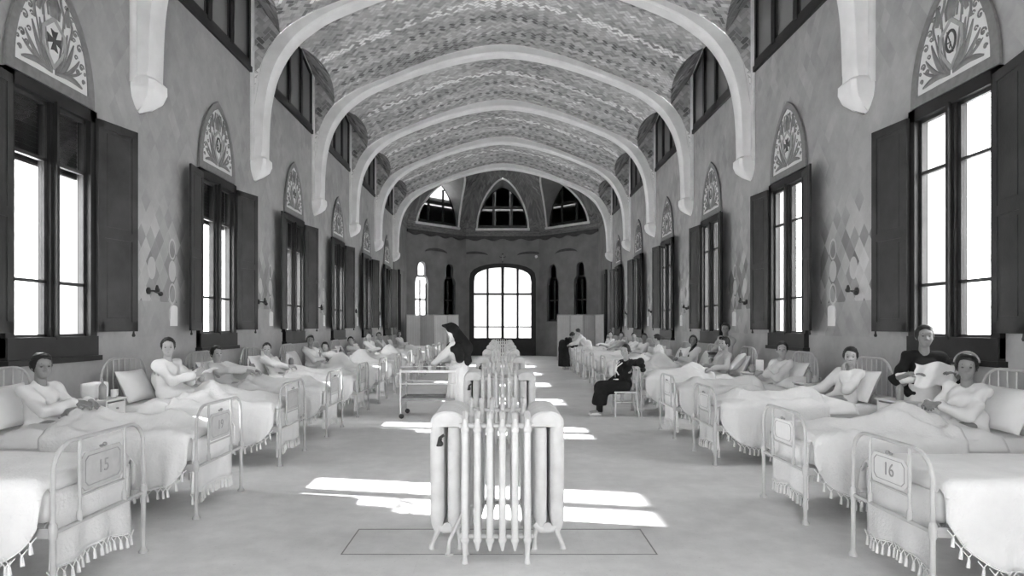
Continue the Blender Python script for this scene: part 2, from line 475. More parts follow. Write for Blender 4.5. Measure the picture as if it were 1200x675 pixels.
for k, y in enumerate(RIBS):
    if proto is None:
        proto = empty('trim_1', (0, y, 0), kind='structure')
        rib_mesh().build('arch_rib', 'stone', proto, smooth=True, ang=35)
        for s in (1, -1):
            c = corbel_mesh(); c.v = [(s*a, b, z) for a, b, z in c.v]; c.build('corbel', 'stone', proto, smooth=True, ang=35)
    elif y > 0: t = dup(proto, (0, y, 0)); t.name = 'trim_%d' % (k+1)

# ---- clerestory windows
def clere(par):
    fr = MB(); W = OW
    outl = [(-W, 6.68), (W, 6.68)]+[(W-2*W*k/16, hl(W-2*W*k/16)) for k in range(17)]
    inn = [(-W+.13, 6.85), (W-.13, 6.85)]+[((W-.13)*(1-2*k/16), hl((W-.13)*(1-2*k/16))-.10) for k in range(17)]
    fr.plate(outl, [inn], lambda u, v, w: (XW+w-.02, u, v), .10)
    for y in (-.9, 0, .9):
        fr.box(XW-.03, XW+.07, y-.055, y+.055, 6.8, hl(y)-.05)
    fr.box(XW-.05, XW+.05, -W, W, 6.62, 6.72)
    fr.build('window_frame', 'dark', par)
    pn = MB()
    for a, b_ in ((-W+.13,-.955),(-.845,-.055),(.055,.845),(.955,W-.13)):
        pn.box(XW-.012, XW+.0, a+.06, a+.09, 6.85, hl(a)-.12); pn.box(XW-.012, XW+.0, b_-.09, b_-.06, 6.85, hl(b_)-.12)
    pn.build('glazing_bar', 'dark2', par)
    mb = MB(); mb.plate(inn, [], lambda u, v, w: (XW+.03+w, u, v), .006); mb.build('pane', 'blindpane', par)
    bl = MB(); bl.plate(outl, [], lambda u, v, w: (XW+.14+w, u, v), .03); bl.build('outer_blind', 'blind', par)
    tr = MB(); path = [(XW-.02, -W, 4.9)]+[(XW-.02, -W, 7.6), (XW-.02, -W, hl(W))]+[(XW-.02, -W+2*W*k/16, hl(-W+2*W*k/16)) for k in range(1, 16)]+[(XW-.02, W, hl(W)), (XW-.02, W, 7.6), (XW-.02, W, 4.9)]
    tr.ring(path, .055, 6, up=(1,0,0)); tr.build('moulding', 'stone2', par, smooth=True)
m, nt, b = _nt('dusty_pane'); b.inputs['Base Color'].default_value = (.28, .28, .28, 1); b.inputs['Roughness'].default_value = .25; M['blindpane'] = m
wn = 1
cl = None
for i in range(len(RIBS)-1):
    yc = (RIBS[i]+RIBS[i+1])/2
    if yc < 3: continue
    for s in (-1, 1):
        rz = 0 if s > 0 else PI
        if cl is None: cl = empty('window_1', (0, yc, 0), rz, kind='structure'); clere(cl)
        else: t = dup(cl, (0, yc, 0), rz); t.name = 'window_%d' % wn
        wn += 1
# plain boards close the clerestory behind the camera
for i in range(2):
    yc = (RIBS[i]+RIBS[i+1])/2
    for s in (-1, 1):
        mb = MB(); x0, x1 = sorted((s*XW, s*(XW+.06))); mb.box(x0, x1, yc-OW, yc+OW, 6.6, 8.7); t = mb.build('wall_clerestory_panel', 'blind'); tag(t, kind='structure')

# ---- tall casement windows (built for the right wall: +x is outside)
def shutter(par, yh, dirn, ang):
    """leaf hinged at yh, opening away along dirn, nearly flat to the wall"""
    mb = MB(); W, H0, H1, T = .60, 1.58, 4.14, .035
    mb.box(0, W, 0, T, H0, H0+.12); mb.box(0, W, 0, T, H1-.10, H1); mb.box(0, .09, 0, T, H0, H1); mb.box(W-.09, W, 0, T, H0, H1)
    mb.box(.09, W-.09, 0, T, 2.72, 2.82)
    mb.box(.09, W-.09, .010, T-.010, H0+.1, H1-.09)
    for z0, z1 in ((H0+.16, 2.68), (2.86, H1-.14)): mb.box(.13, W-.13, .004, T-.004, z0, z1, .01)
    mb.lathe([(.012,H0-.07),(.02,H0-.05),(.012,H0-.03),(.008,H0+.01)], 8, (W-.05, T/2, 0))
    c, s_ = math.cos(ang), math.sin(ang)
    vs = []
    for (a, t, z) in mb.v:
        y = yh+dirn*(a*c); x = XW-.07-a*s_-(t*1.0)
        vs.append((x, y, z))
    mb.v = vs
    return mb.build('shutter', 'dark2', par)
def casement(par, blind_top, ang1, ang2, glass=True):
    fr = MB()
    # outer frame standing a little proud of the wall
    x0, x1 = XW-.06, XW+.10
    fr.box(x0, x1, -.72, -.60, 1.33, 4.22); fr.box(x0, x1, .60, .72, 1.33, 4.22)
    fr.box(x0, x1, -.72, .72, 4.08, 4.22); fr.box(x0-.02, x1, -.72, .72, 1.28, 1.53)
    fr.box(x0-.05, x1, -.75, .75, 1.24, 1.30)
    fr.box(x0+.02, x1, -.055, .055, 1.5, 4.1)                     # meeting stiles
    fr.box(x0-.03, x0+.03, -.02, .02, 1.5, 4.1)
    fr.build('window_frame', 'dark', par)
    sa = MB()
    for a, b_ in ((-.60,-.055),(.055,.60)):
        sa.box(XW, XW+.05, a, a+.045, 1.5, 4.1); sa.box(XW, XW+.05, b_-.045, b_, 1.5, 4.1)
        for z in (2.13, 3.45): sa.box(XW, XW+.05, a, b_, z-.018, z+.018)
        sa.box(XW, XW+.05, a, b_, 1.5, 1.56); sa.box(XW, XW+.05, a, b_, 4.04, 4.1)
    sa.tube((XW-.045, 0, 1.6), (XW-.045, 0, 4.0), .008, 6); sa.box(XW-.075, XW-.04, -.012, .012, 2.45, 2.58)
    sa.build('casement', 'dark2', par)
    gl = MB()
    for a, b_ in ((-.56,-.10),(.10,.56)):
        for z0, z1 in ((1.55,2.12),(2.14,3.44),(3.46,4.05)): gl.box(XW+.022, XW+.026, a, b_, z0, z1)
    gl.build('pane', 'pane', par)
    shutter(par, .68, 1, ang2); shutter(par, -.68, -1, ang1)
    if blind_top:
        bl = MB(); bl.box(XW+.16, XW+.20, -.68, .68, 3.40, 4.22)
        for k in range(14): bl.box(XW+.15, XW+.165, -.67, .67, 3.42+k*.058, 3.45+k*.058)
        bl.build('roller_blind', 'dark', par)
tops = {}
for s in (-1, 1):
    first = None
    for k, w in enumerate(WINS):
        if s < 0:
            base = first
            a_near, a_far = math.radians(9), math.radians(9)
        # on the left wall the object is turned half a turn, so near and far swap
        if first is None:
            first = empty('window_%d' % wn, (0, w, 0), 0 if s > 0 else PI, kind='structure')
            casement(first, s < 0, math.radians(14), math.radians(8))
            t = first
        else:
            t = dup(first, (0, w, 0), 0 if s > 0 else PI)
        t.name = 'window_%d' % wn; wn += 1

# ---- painted tile panels over the casements
def arch_out(W, z0, z1, n=12):
    pts = []
    for k in range(n+1):
        t = k/n; pts.append((W*(1-t**2.2)**.72 if t < 1 else 0.0, z0+(z1-z0)*t))
    return pts
def mural(par, emblem):
    X = XW-.034
    P = arch_out(.70, 4.24, 5.52); loop = [(-u, v) for u, v in P[:-1]][::1]
    outl = [(u, v) for u, v in P]+[(-u, v) for u, v in P[-2::-1]]
    P2 = arch_out(.575, 4.36, 5.40); inn = [(u, v) for u, v in P2]+[(-u, v) for u, v in P2[-2::-1]]
    b_ = MB(); b_.plate(outl, [inn], lambda u, v, w: (X-.012+w, u, v), .03); b_.build('tile_border', 'mgrey', par)
    f = MB(); f.plate(inn, [], lambda u, v, w: (X+w, u, v), .015); f.build('tile_field', 'white', par)
    sc = MB()
    def rib(pts, r, q=.35): sc.ring([(X-.003, u, v) for u, v in pts], r, 6, sq=(q, 1), up=(1,0,0))
    def taper(pts, r):
        n = len(pts); rs = [max(.004, 1.12*r*math.sin(PI*min(1, (i+.6)/n))**.6) for i in range(n)]
        sc.ring([(X-.003, u, v) for u, v in pts], rs, 6, sq=(.3, 1), up=(1,0,0))
    for s in (-1, 1):
        # three long leaves sweeping up from the foot of the shield
        for a, e, r in ((.10,(.22,4.93),.03),(.20,(.33,4.86),.032),(.30,(.43,4.72),.026)):
            pts = [(s*(a*.2+(e[0]-a*.2)*t**.8), 4.44+(e[1]-4.44)*t**1.6) for t in [i/8 for i in range(9)]]
            taper(pts, r)
        for a, e, r in ((.06,(.16,5.06),.02),(.14,(.28,4.98),.016),(.25,(.47,4.60),.018)):
            taper([(s*(a*.2+(e[0]-a*.2)*t**.6), 4.46+(e[1]-4.46)*t**1.3) for t in [i/8 for i in range(9)]], r)
        rib([(s*.08, 5.02), (s*.10, 5.14), (s*.04, 5.24)], .018)
        for cx, cz, R in ((.20,5.22,.03),(.37,4.74,.03),(.53,4.60,.022),(.33,4.92,.028)): rib([(s*(cx+R*math.cos(.75*i)*(1-.08*i)), cz+R*math.sin(.75*i)*(1-.08*i)) for i in range(9)], .010)
        # leaf along the base
        taper([(s*(.02+.46*t), 4.42+.04*math.sin(PI*t)) for t in [i/8 for i in range(9)]], .035)
        # scrolls
        for cx, cz, R in ((.43,4.86,.055),(.47,4.66,.045),(.40,4.58,.035),(.36,5.0,.05),(.28,5.12,.045),(.47,4.98,.035),(.50,4.50,.03)):
            rib([(s*(cx+R*(1-.085*i)*math.cos(.75*i)), cz+R*(1-.085*i)*math.sin(.75*i)) for i in range(10)], .012)
            sc.sph((X-.002, s*cx, cz), .016, 6, (.4,1,1))
        # stems to the top
        rib([(s*.16, 4.98), (s*.17, 5.1), (s*.12, 5.2), (s*.10, 5.3)], .022)
        rib([(s*.29, 4.9), (s*.30, 5.05), (s*.24, 5.16)], .02)
        taper([(s*.24, 5.02), (s*.21, 5.12), (s*.23, 5.24)], .04)
    taper([(0, 5.02), (.0, 5.12), (0, 5.24)], .07); taper([(-.09, 5.16), (0, 5.10), (.09, 5.16)], .04); taper([(-.05, 5.30), (0, 5.22), (.05, 5.30)], .03)
    sc.build('scrollwork', 'mgrey', par, smooth=True)
    sh = MB()
    hexo = [(0,4.45),(.19,4.68),(.185,4.88),(0,5.04),(-.185,4.88),(-.19,4.68)]
    hexi = [(0,4.51),(.15,4.70),(.145,4.86),(0,4.98),(-.145,4.86),(-.15,4.70)]
    hf = [(0,4.53),(.13,4.71),(.125,4.85),(0,4.955),(-.125,4.85),(-.13,4.71)]
    sh.plate(hexo, [hexi], lambda u, v, w: (X-.012+w, u, v), .014)
    sh.build('shield', 'mgrey2', par)
    s2 = MB(); s2.plate(hexi, [], lambda u, v, w: (X-.006+w, u, v), .008); s2.build('shield_field', 'white', par)
    e = MB()
    if emblem == 'cross':
        c = 4.77
        for a in range(4):
            ca, sa_ = math.cos(a*PI/2), math.sin(a*PI/2)
            q = [(.012, .0), (.055, .115), (0, .10), (-.055, .115), (-.012, .0)]
            e.plate([(u*ca-v*sa_, c+u*sa_+v*ca) for u, v in q], [], lambda u, v, w: (X-.014+w, u, v), .008)
    else:
        c = 4.77
        e.ring([(X-.012, .075*math.cos(t), c+.115*math.sin(t)) for t in [2*PI*i/22 for i in range(22)]], .018, 6, closed=True, sq=(.35,1), up=(1,0,0))
        e.ring([(X-.012, .05, c-.01), (X-.012, 0, c-.01), (X-.012, 0.02, c-.07)], .010, 6, sq=(.35,1), up=(1,0,0))
        e.ring([(X-.012, -.04, c-.13), (X-.012, .06, c+.12)], .008, 6, sq=(.35,1), up=(1,0,0))
    e.build('emblem', 'mdark', par)
def side_ord(k, n=None): return ORD[k]
mp = {}
for s in (-1, 1):
    for k, w in enumerate(WINS[2:]):
        emb = ('cross' if k % 2 == 0 else 'letter') if s < 0 else ('letter' if k % 2 == 0 else 'cross')
        side = 'left' if s < 0 else 'right'
        lab = 'pointed tile panel with %s shield above the %s window of the %s wall' % ('black cross' if emb == 'cross' else 'round letter', ORD[k], side)
        if emb not in mp:
            t = empty('mural_panel', (0, w, 0), 0 if s > 0 else PI, lab, 'tile panel', 'pointed tile panels over the windows'); mural(t, emb); mp[emb] = t
        else: dup(mp[emb], (0, w, 0), 0 if s > 0 else PI, lab)

# ---- back wall behind the camera; unseen framed opening added for frontal fill light
mb = MB()
outer = [(-XW, 0), (XW, 0)]+[(x, hv(x)) for x in VX[::-1]]+[(-x, hv(x)) for x in VX[1:]]
holes = [[(-1.6,.5),(1.6,.5),(1.6,4.6),(-1.6,4.6)]]
mb.plate(outer, holes, lambda u, v, w: (u, YB-w, v), .3); tag(mb.build('wall_back', 'wall_r'), kind='structure')
t = empty('door_1', (0, YB, 0), kind='structure'); mb = MB()
mb.plate(holes[0], [[(-1.45,.6),(-.8,.6),(-.8,4.45),(-1.45,4.45)], [(-.7,.6),(-.05,.6),(-.05,4.45),(-.7,4.45)], [(.05,.6),(.7,.6),(.7,4.45),(.05,4.45)], [(.8,.6),(1.45,.6),(1.45,4.45),(.8,4.45)]], lambda u, v, w: (u, -.1-w, v), .06)
mb.box(-1.6, 1.6, -.16, -.10, 0, .5); mb.build('door_frame', 'dark', t)

# ================================================================== APSE
AP = 4.9; AY = 31.1; H0 = 6.62; HA = 9.95
T8 = math.tan(PI/8); HS = AP*T8
def ap(h):
    q = max(0.0, min(1.0, (h-H0)/(HA-H0))); return AP*math.sqrt(max(0.0, 1-q**2.1))
def lun(h):
    q = (h-7.05)/2.30
    return 0.0 if q < 0 or q > 1 else 1.42*(1-q**1.9)**.62
FAC = {'mid': PI/2, 'left': 3*PI/4, 'right': PI/4}
def fpt(ang, u, r, h):                       # facet frame: u to the viewer's right, r outward
    nx, ny = math.cos(ang), math.sin(ang); ux, uy = ny, -nx
    return (nx*r+ux*u, AY+ny*r+uy*u, h)
# lower walls
def lancet(cx, z0=1.9):
    """stepped opening: wide body with round head, narrow light above"""
    pts = [(cx-.42, z0), (cx+.42, z0), (cx+.42, 3.85)]
    for k in range(1, 6): t = PI/2*k/6; pts.append((cx+.25+.17*math.cos(t), 3.85+.40*math.sin(t)))
    pts += [(cx+.25, 4.28), (cx+.25, 4.74)]
    for k in range(1, 8): t = PI*k/8; pts.append((cx+.25*math.cos(t), 4.77+.24*math.sin(t)))
    pts += [(cx-.25, 4.74), (cx-.25, 4.28)]
    for k in range(5, 0, -1): t = PI/2*k/6; pts.append((cx-.25-.17*math.cos(t), 3.85+.40*math.sin(t)))
    pts.append((cx-.42, 3.85)); return pts
DW = 1.72
def door_arch(W, zb, zs, zt, n=12):
    return [(-W, zb), (W, zb), (W, zs)]+[(W*math.cos(PI*k/n)*(1-.0*k), zs+(zt-zs)*math.sin(PI*k/n)**.7) for k in range(1, n)]+[(-W, zs)]
for nm, an in FAC.items():
    mb = MB()
    outer = [(-HS-.01, 0), (HS+.01, 0), (HS+.01, H0+.1), (-HS-.01, H0+.1)]
    holes = [door_arch(DW, .02, 4.2, 5.02)] if nm == 'mid' else [lancet(-1.05), lancet(.85)]
    mb.plate(outer, holes, lambda u, v, w, a=an: fpt(a, u, AP+w, v), .35)
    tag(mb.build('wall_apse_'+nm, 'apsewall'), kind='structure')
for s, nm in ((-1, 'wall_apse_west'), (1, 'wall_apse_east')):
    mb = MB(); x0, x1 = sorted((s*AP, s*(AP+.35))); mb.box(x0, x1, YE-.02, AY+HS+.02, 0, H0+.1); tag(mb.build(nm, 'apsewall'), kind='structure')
# conch
mb = MB(); uvs = []
hs = [H0+(HA-H0-.02)*(k/34)**.9 for k in range(35)]
hs = sorted(set(hs+[7.05, 7.06, 9.34]))
def segrow(an, h, a, b_, n=6):
    out = []
    for k in range(n+1):
        u = a+(b_-a)*k/n; p = fpt(an, u, ap(h), h); i = len(mb.v); mb.v.append(p)
        sl = math.atan2(h-H0, AP-ap(h)+.4)*3.2
        uvs.append((u+an*7, sl)); out.append(i)
    return out
for nm, an in FAC.items():
    pl = pr = None; pfull = None
    for h in hs:
        w = ap(h)*T8; l = min(lun(h), w-.001)
        L = segrow(an, h, -w, -l); R = segrow(an, h, l, w)
        if pl:
            for A, B in ((pl, L), (pr, R)):
                for k in range(6): mb.f.append((A[k], A[k+1], B[k+1], B[k]))
            if pfull == 0 and l == 0 or (h <= 7.05):
                mb.f.append((pl[-1], pr[0], R[0], L[-1]))
        pl, pr, pfull = L, R, l
for s in (-1, 1):                             # straight sides back to the last rib
    prev = None
    for h in hs:
        r = []
        for y in (YE-.15, (YE+AY)/2, AY+ap(h)*T8):
            r.append(len(mb.v)); mb.v.append((s*ap(h), y, h)); uvs.append((y, math.atan2(h-H0, AP-ap(h)+.4)*3.2))
        if prev:
            for k in range(2): mb.f.append((prev[k], prev[k+1], r[k+1], r[k]))
        prev = r
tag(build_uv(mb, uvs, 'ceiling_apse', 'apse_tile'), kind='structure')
# diaphragm over the last rib
mb = MB(); N = 30
lo = [(XW*k/N, hv(XW*k/N)) for k in range(N+1)]
rows = [[(s*x, YE+.12, z) for x, z in lo] for s in (1,)]
for s in (-1, 1):
    for k in range(N):
        a, b_ = lo[k], lo[k+1]; mb.add([(s*a[0], YE+.12, a[1]-.05), (s*b_[0], YE+.12, b_[1]-.05), (s*b_[0], YE+.12, 10.1), (s*a[0], YE+.12, 10.1)], [(0,1,2,3)])
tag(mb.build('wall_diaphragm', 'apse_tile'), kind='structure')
# lunette windows, their deep reveals and mouldings
for nm, an in FAC.items():
    t = empty('window_%d' % wn, (0,0,0), kind='structure'); wn += 1
    hh = [7.05+2.30*(1-(1-k/22)**1.6) for k in range(23)]
    pr = [(lun(h), h) for h in hh]; pr[0] = (1.42, 7.05); pr[-1] = (0, 9.35)
    full = [(-u, h) for u, h in pr[:-1]]+[(u, h) for u, h in pr[::-1]]
    rv = MB(); rv.grid([[fpt(an, u, ap(h)-.01, h), fpt(an, u, (ap(h)+AP+.25)/2, h), fpt(an, u, AP+.25, h)] for u, h in full])
    rv.grid([[fpt(an, u, ap(7.05)-.02, 7.05), fpt(an, u, AP+.25, 7.05)] for u in (-1.42, 1.42)])
    rv.build('reveal', 'apsemold', t, smooth=False)
    md = MB(); md.ring([fpt(an, u, ap(h)-.02, h) for u, h in full], .055, 6)
    md.tube(fpt(an, -1.5, ap(7.05)-.03, 7.0), fpt(an, 1.5, ap(7.05)-.03, 7.0), .07, 6); md.build('moulding', 'stone2', t, smooth=True)
    fr = MB(); R0 = AP+.14
    inn = [(u*.93, 7.05+(h-7.05)*.965+.06) for u, h in full]
    fr.plate(full, [inn[::1]], lambda u, v, w, a=an: fpt(a, u, R0+w, v), .06)
    for u in (-.50, .50): fr.plate([(u-.07,7.1),(u+.07,7.1),(u+.07,9.0),(u-.07,9.0)], [], lambda a_, v, w, a=an: fpt(a, a_, R0-.01+w, v), .06)
    fr.plate([(-1.3,8.15),(1.3,8.15),(1.3,8.32),(-1.3,8.32)], [], lambda a_, v, w, a=an: fpt(a, a_, R0-.015+w, v), .06)
    fr.plate([(-1.35,7.05),(1.35,7.05),(1.35,7.25),(-1.35,7.25)], [], lambda a_, v, w, a=an: fpt(a, a_, R0-.015+w, v), .06)
    fr.build('window_frame', 'dark', t)
    pn = MB(); pn.plate(inn, [], lambda u, v, w, a=an: fpt(a, u, R0+.03+w, v), .004); pn.build('pane', 'frost', t)
    # outside boards; the slits they leave let daylight through
    bd = MB()
    cols = ((-1.6,-.42),(-.42,.42),(.42,1.6)) if nm != 'mid' else ((-1.6,-.448),(-.43,.43),(.448,1.6))
    for ci, (a0, a1) in enumerate(cols):
        for ri, (z0, z1) in enumerate(((6.9, 8.12), (8.15, 9.6))):
            if nm == 'left' and ri == 1 and ci in (1, 2): z1 = 8.55
            if nm == 'right': z1 = z1 if ri else (8.16 if ci == 2 else 8.12)
            bd.plate([(a0,z0),(a1,z0),(a1,z1),(a0,z1)], [], lambda a_, v, w, a=an: fpt(a, a_, R0+.10+w, v), .02)
    if nm != 'mid': bd.plate([(-1.6,8.14),(-1.0,8.14),(-1.0,8.3),(-1.6,8.3)], [], lambda a_, v, w, a=an: fpt(a, a_, R0+.10+w, v), .02)
    bd.build('outer_board', 'blind2', t)
# cornice bands
for k, (nm, an) in enumerate(FAC.items()):
    mb = MB()
    mb.plate([(-HS,6.50),(HS,6.50),(HS,6.62),(-HS,6.62)], [], lambda u, v, w, a=an: fpt(a, u, AP-.08+w, v), .09)
    n = 28; sc = [(-HS+2*HS*i/n, 6.42+.06*math.cos(2*PI*i/7)) for i in range(n+1)]
    mb.plate([(-HS,6.52)]+sc+[(HS,6.52)], [], lambda u, v, w, a=an: fpt(a, u, AP-.05+w, v), .06)
    tag(mb.build('trim_%d' % (20+k), 'apsedark'), kind='structure')
# dark blind arches painted high on the apse wall
for k, (nm, an) in enumerate(FAC.items()):
    mb = MB()
    for cu in ((-1.55, 1.55) if nm == 'mid' else (-.1,)):
        q = [(cu+.75*math.cos(PI*i/14), 5.55+.24*math.sin(PI*i/14)) for i in range(15)]
        q += [(cu+.75*math.cos(PI*i/14), 5.55-.0+.10*math.sin(PI*i/14)) for i in range(13, 0, -1)]
        cl_ = [p for p in q if abs(p[0]) < HS]
        if len(cl_) > 4: mb.plate(cl_, [], lambda u, v, w, a=an: fpt(a, u, AP-.02+w, v), .03)
    if mb.v: tag(mb.build('trim_%d' % (24+k), 'apsedark'), kind='structure')
# apse door: arched glazed screen
t = empty('door_2', (0, 0, 0), kind='structure')
fr = MB(); A = PI/2
outl = door_arch(DW+.12, 0, 4.25, 5.12); opening = door_arch(DW-.14, .98, 4.12, 4.90)
fr.plate(outl, [opening], lambda u, v, w: fpt(A, u, AP-.10+w, v), .16)
for u, w_ in ((0,.085),(-.83,.065),(.83,.065)): fr.plate([(u-w_,.95),(u+w_,.95),(u+w_,4.96),(u-w_,4.96)], [], lambda a_, v, w: fpt(A, a_, AP-.06+w, v), .08)
for z, q in ((3.42,.06),(1.60,.035)): fr.plate([(-DW,z-q),(DW,z-q),(DW,z+q),(-DW,z+q)], [], lambda a_, v, w: fpt(A, a_, AP-.05+w, v), .08)
fr.build('door_frame', 'dark', t)
pn = MB(); pn.plate(opening, [], lambda u, v, w: fpt(A, u, AP+.02+w, v), .006); pn.build('pane', 'frost', t)
# lancet lights
for nm in ('left', 'right'):
    for cu in (-1.05, .85):
        an = FAC[nm]; t = empty('window_%d' % wn, (0,0,0), kind='structure'); wn += 1
        fr = MB(); L = lancet(cu)
        for (a0, a1, z0, z1) in ((cu-.42,cu-.36,1.9,3.9),(cu+.36,cu+.42,1.9,3.9),(cu-.04,cu+.04,1.9,4.1),(cu-.42,cu+.42,4.22,4.32),(cu-.42,cu+.42,3.0,3.08),(cu-.42,cu+.42,1.9,2.0)):
            fr.plate([(a0,z0),(a1,z0),(a1,z1),(a0,z1)], [], lambda a_, v, w, a=an: fpt(a, a_, AP+.16+w, v), .05)
        fr.build('window_frame', 'dark', t)
        pn = MB(); pn.plate(L, [], lambda u, v, w, a=an: fpt(a, u, AP+.2+w, v), .004)
        pn.build('pane', 'frost', t)
        if not (nm == 'left' and cu < 0):
            bd = MB(); bd.plate(L, [], lambda u, v, w, a=an: fpt(a, u, AP+.26+w, v), .02); bd.build('shutter', 'dark', t)
# tall dark side doors just before the apse
for k, s in enumerate((-1, 1)):
    t = empty('door_%d' % (3+k), (s*AP, 31.0, 0), 0 if s > 0 else PI, kind='structure'); mb = MB()
    mb.box(-.10, 0, -.65, .65, 0, 4.3, .01); mb.box(-.13, -.08, -.55, -.03, .2, 4.1, .01); mb.box(-.13, -.08, .03, .55, .2, 4.1, .01); mb.build('door_leaf', 'dark', t)
# small crucifix over the door and wall lamp beside it
t = empty('crucifix', (0, AY+AP-.04, 5.25), 0, 'small dark crucifix above the arched glazed door of the apse', 'crucifix'); mb = MB()
mb.box(-.03,.03,-.03,0.03,-.08,.42); mb.box(-.16,.16,-.03,.03,.20,.27); mb.build('cross', 'dark', t); mb = MB(); mb.ring([(0,-.045,.27),(0,-.05,.12),(0,-.045,-.02)], [.03,.03,.015], 6); mb.sph((0,-.05,.31),.03,6); mb.tube((-.13,-.05,.25),(.13,-.05,.25),.012,6); mb.build('corpus', 'metal', t)
t = empty('wall_lamp', (1.85, AY+AP-.02, 5.45), 0, 'small white globe lamp on the apse wall, right above the arched door', 'lamp'); mb = MB()
mb.tube((0,0,0),(0,-.25,.05),.015,6); mb.lathe([(.06,-.01),(.06,.01)],10,(0,0,0),'y'); mb.build('bracket','metal',t); mb = MB(); mb.sph((0,-.27,.02),.08,8); mb.build('globe','white',t)
# ================================================================== RADIATORS
def col_pts(x, y, z0, z1): return [(x, y, z0), (x, y, z0+.05), (x, y, z0+.10), (x, y, z1-.10), (x, y, z1-.05), (x, y, z1)]
def rad_section(par, x, legs):
    """one cast section, two columns deep in y; x along the row"""
    mb = MB()
    for y in (0.0, .17):
        z0 = .09
        mb.ring(col_pts(x, y, z0, 1.05), [.008, .021, .025, .025, .022, .012], 8)
        mb.sph((x, y, .97), .031, 6, (1,1,1.1)); mb.sph((x, y, .17), .031, 6)
        if legs:
            mb.ring([(x, y, .20), (x, y, .05), (x, y, .02), (x, y, 0)], [.024, .015, .02, .026], 8)
    for z in (1.02, .17): mb.ring([(x, 0, z), (x, .045, z+.045), (x, .085, z+.055), (x, .125, z+.045), (x, .17, z)], [.018,.024,.026,.024,.018], 6)
    mb.tube((x, 0, .60), (x, .17, .60), .012, 6)
    for z in (.985, .17): mb.tube((x-.0435, .085, z), (x+.0435, .085, z), .020, 8)
    for z in (.97, .17): mb.tube((x, 0, z), (x, .17, z), .020, 6)
    mb.v = [(a, b_, c*.957) for a, b_, c in mb.v]
    return mb.build('radiator_section', 'rad', par, smooth=True, ang=50)
def front_radiator(loc, label):
    t = empty('column_radiator', loc, 0, label, 'radiator', 'radiators down the middle of the ward')
    for i in range(6): rad_section(t, -.2175+.087*i, i in (0, 5))
    return t
def side_section(par, y, legs, top):
    mb = MB()
    # broad outer column and slimmer inner column, joined by a humped head
    mb.ring([(-.078,y,.13),(-.078,y,.19),(-.078,y,.24),(-.078,y,.93),(-.078,y,.97)], [.020,.046,.054,.054,.050], 10, sq=(.66,1), up=(0,1,0))
    mb.ring([(.044,y,.13),(.044,y,.19),(.044,y,.24),(.044,y,.88),(.044,y,.94)], [.018,.042,.048,.048,.044], 10, sq=(.68,1), up=(0,1,0))
    for (yy, k) in ((0, 1),):
        top = [(-.128*math.cos(PI*q/12), .965+.105*math.sin(PI*q/12)**.75) for q in range(13)]
        prof = [(-.118,.945)]+top+[(.118,.945)]
        rows = [[(a*.86, y-.034, .965+(z-.965)*.86) for a, z in prof], [(a, y-.024, z) for a, z in prof], [(a, y+.024, z) for a, z in prof], [(a*.86, y+.034, .965+(z-.965)*.86) for a, z in prof]]
        rows = [r+[r[0]] for r in rows]; mb.grid(rows)
        mb.add(rows[0][:-1], [tuple(range(len(prof)))]); mb.add(rows[3][:-1], [tuple(range(len(prof)))])
    mb.ring([(-.09,y,.20),(-.03,y,.15),(.04,y,.15),(.09,y,.20)], .030, 8)
    mb.tube((-.005, y-.036, .18), (-.005, y+.036, .18), .034, 8)
    if legs:
        mb.ring([(-.06,y,.18),(-.09,y,.10),(-.115,y,.04),(-.12,y,0)], [.026,.018,.018,.026], 8)
        mb.ring([(.07,y,.18),(.085,y,.10),(.09,y,.04),(.09,y,0)], [.024,.016,.016,.024], 8)
    mb.v = [(a, b_, c*.957) for a, b_, c in mb.v]
    return mb.build('radiator_section', 'rad', par, smooth=True, ang=50)
def side_radiator(loc, mirror, label, valve):
    t = empty('side_radiator', loc, PI if mirror else 0, label, 'radiator', 'radiators down the middle of the ward')
    ys = [(.035+.07*i)*(-1 if mirror else 1) for i in range(10)]
    for i, y in enumerate(ys): side_section(t, y, i in (0, 9), 0)
    if valve:
        mb = MB(); s = -1 if mirror else 1
        mb.ring([(.13, .0, .80), (.135, .0, .45), (.13, 0, .30), (.06, -.05, .18), (.02, -.10, .10), (.015, -.10, .0)], .014, 8)
        mb.tube((.02,-.10,0), (.02,-.10,.012), .03, 8)
        mb.build('feed_pipe', 'rad', t, smooth=True)
        mb = MB(); mb.ring([(-.065,-.07,.78+.0), (-.05,-.08,.84),(-.02,-.07,.86)], .012, 6); mb.tube((-.05,-.02,.82),(-.05,-.09,.82),.014,8); mb.sph((-.045,-.085,.80),.022,6)
        mb.build('valve_handle', 'brass', t, smooth=True)
    return t
SY = [4.51+PITCH*k for k in range(7)]
fr0 = fl0 = fr_ = bk = None
for k, y in enumerate(SY):
    st = 'the %s stack from the camera' % ORD[k] if k else 'the nearest stack'
    lf = 'six-column white radiator facing the camera, front of ' + st
    ll = 'white humped radiator on the left flank of ' + st
    lr = 'white humped radiator on the right flank of ' + st
    lb = 'white column radiator closing the rear of ' + st
    if k == 0:
        fr0 = front_radiator((-.045, y, 0), lf)
        fl0 = side_radiator((-.405, y+.26, 0), False, ll, True)
        fr_ = side_radiator((.325, y+.26, 0), True, lr, False)
        bk = dup(fr0, (-.045, y+.86, 0), 0, lb)
    else:
        dup(fr0, (-.045, y, 0), 0, lf); dup(fl0, (-.405, y+.26, 0), 0, ll)
        dup(fr_, (.325, y+.26, 0), PI, lr)
        if k < 2: dup(bk, (-.045, y+.86, 0), 0, lb)

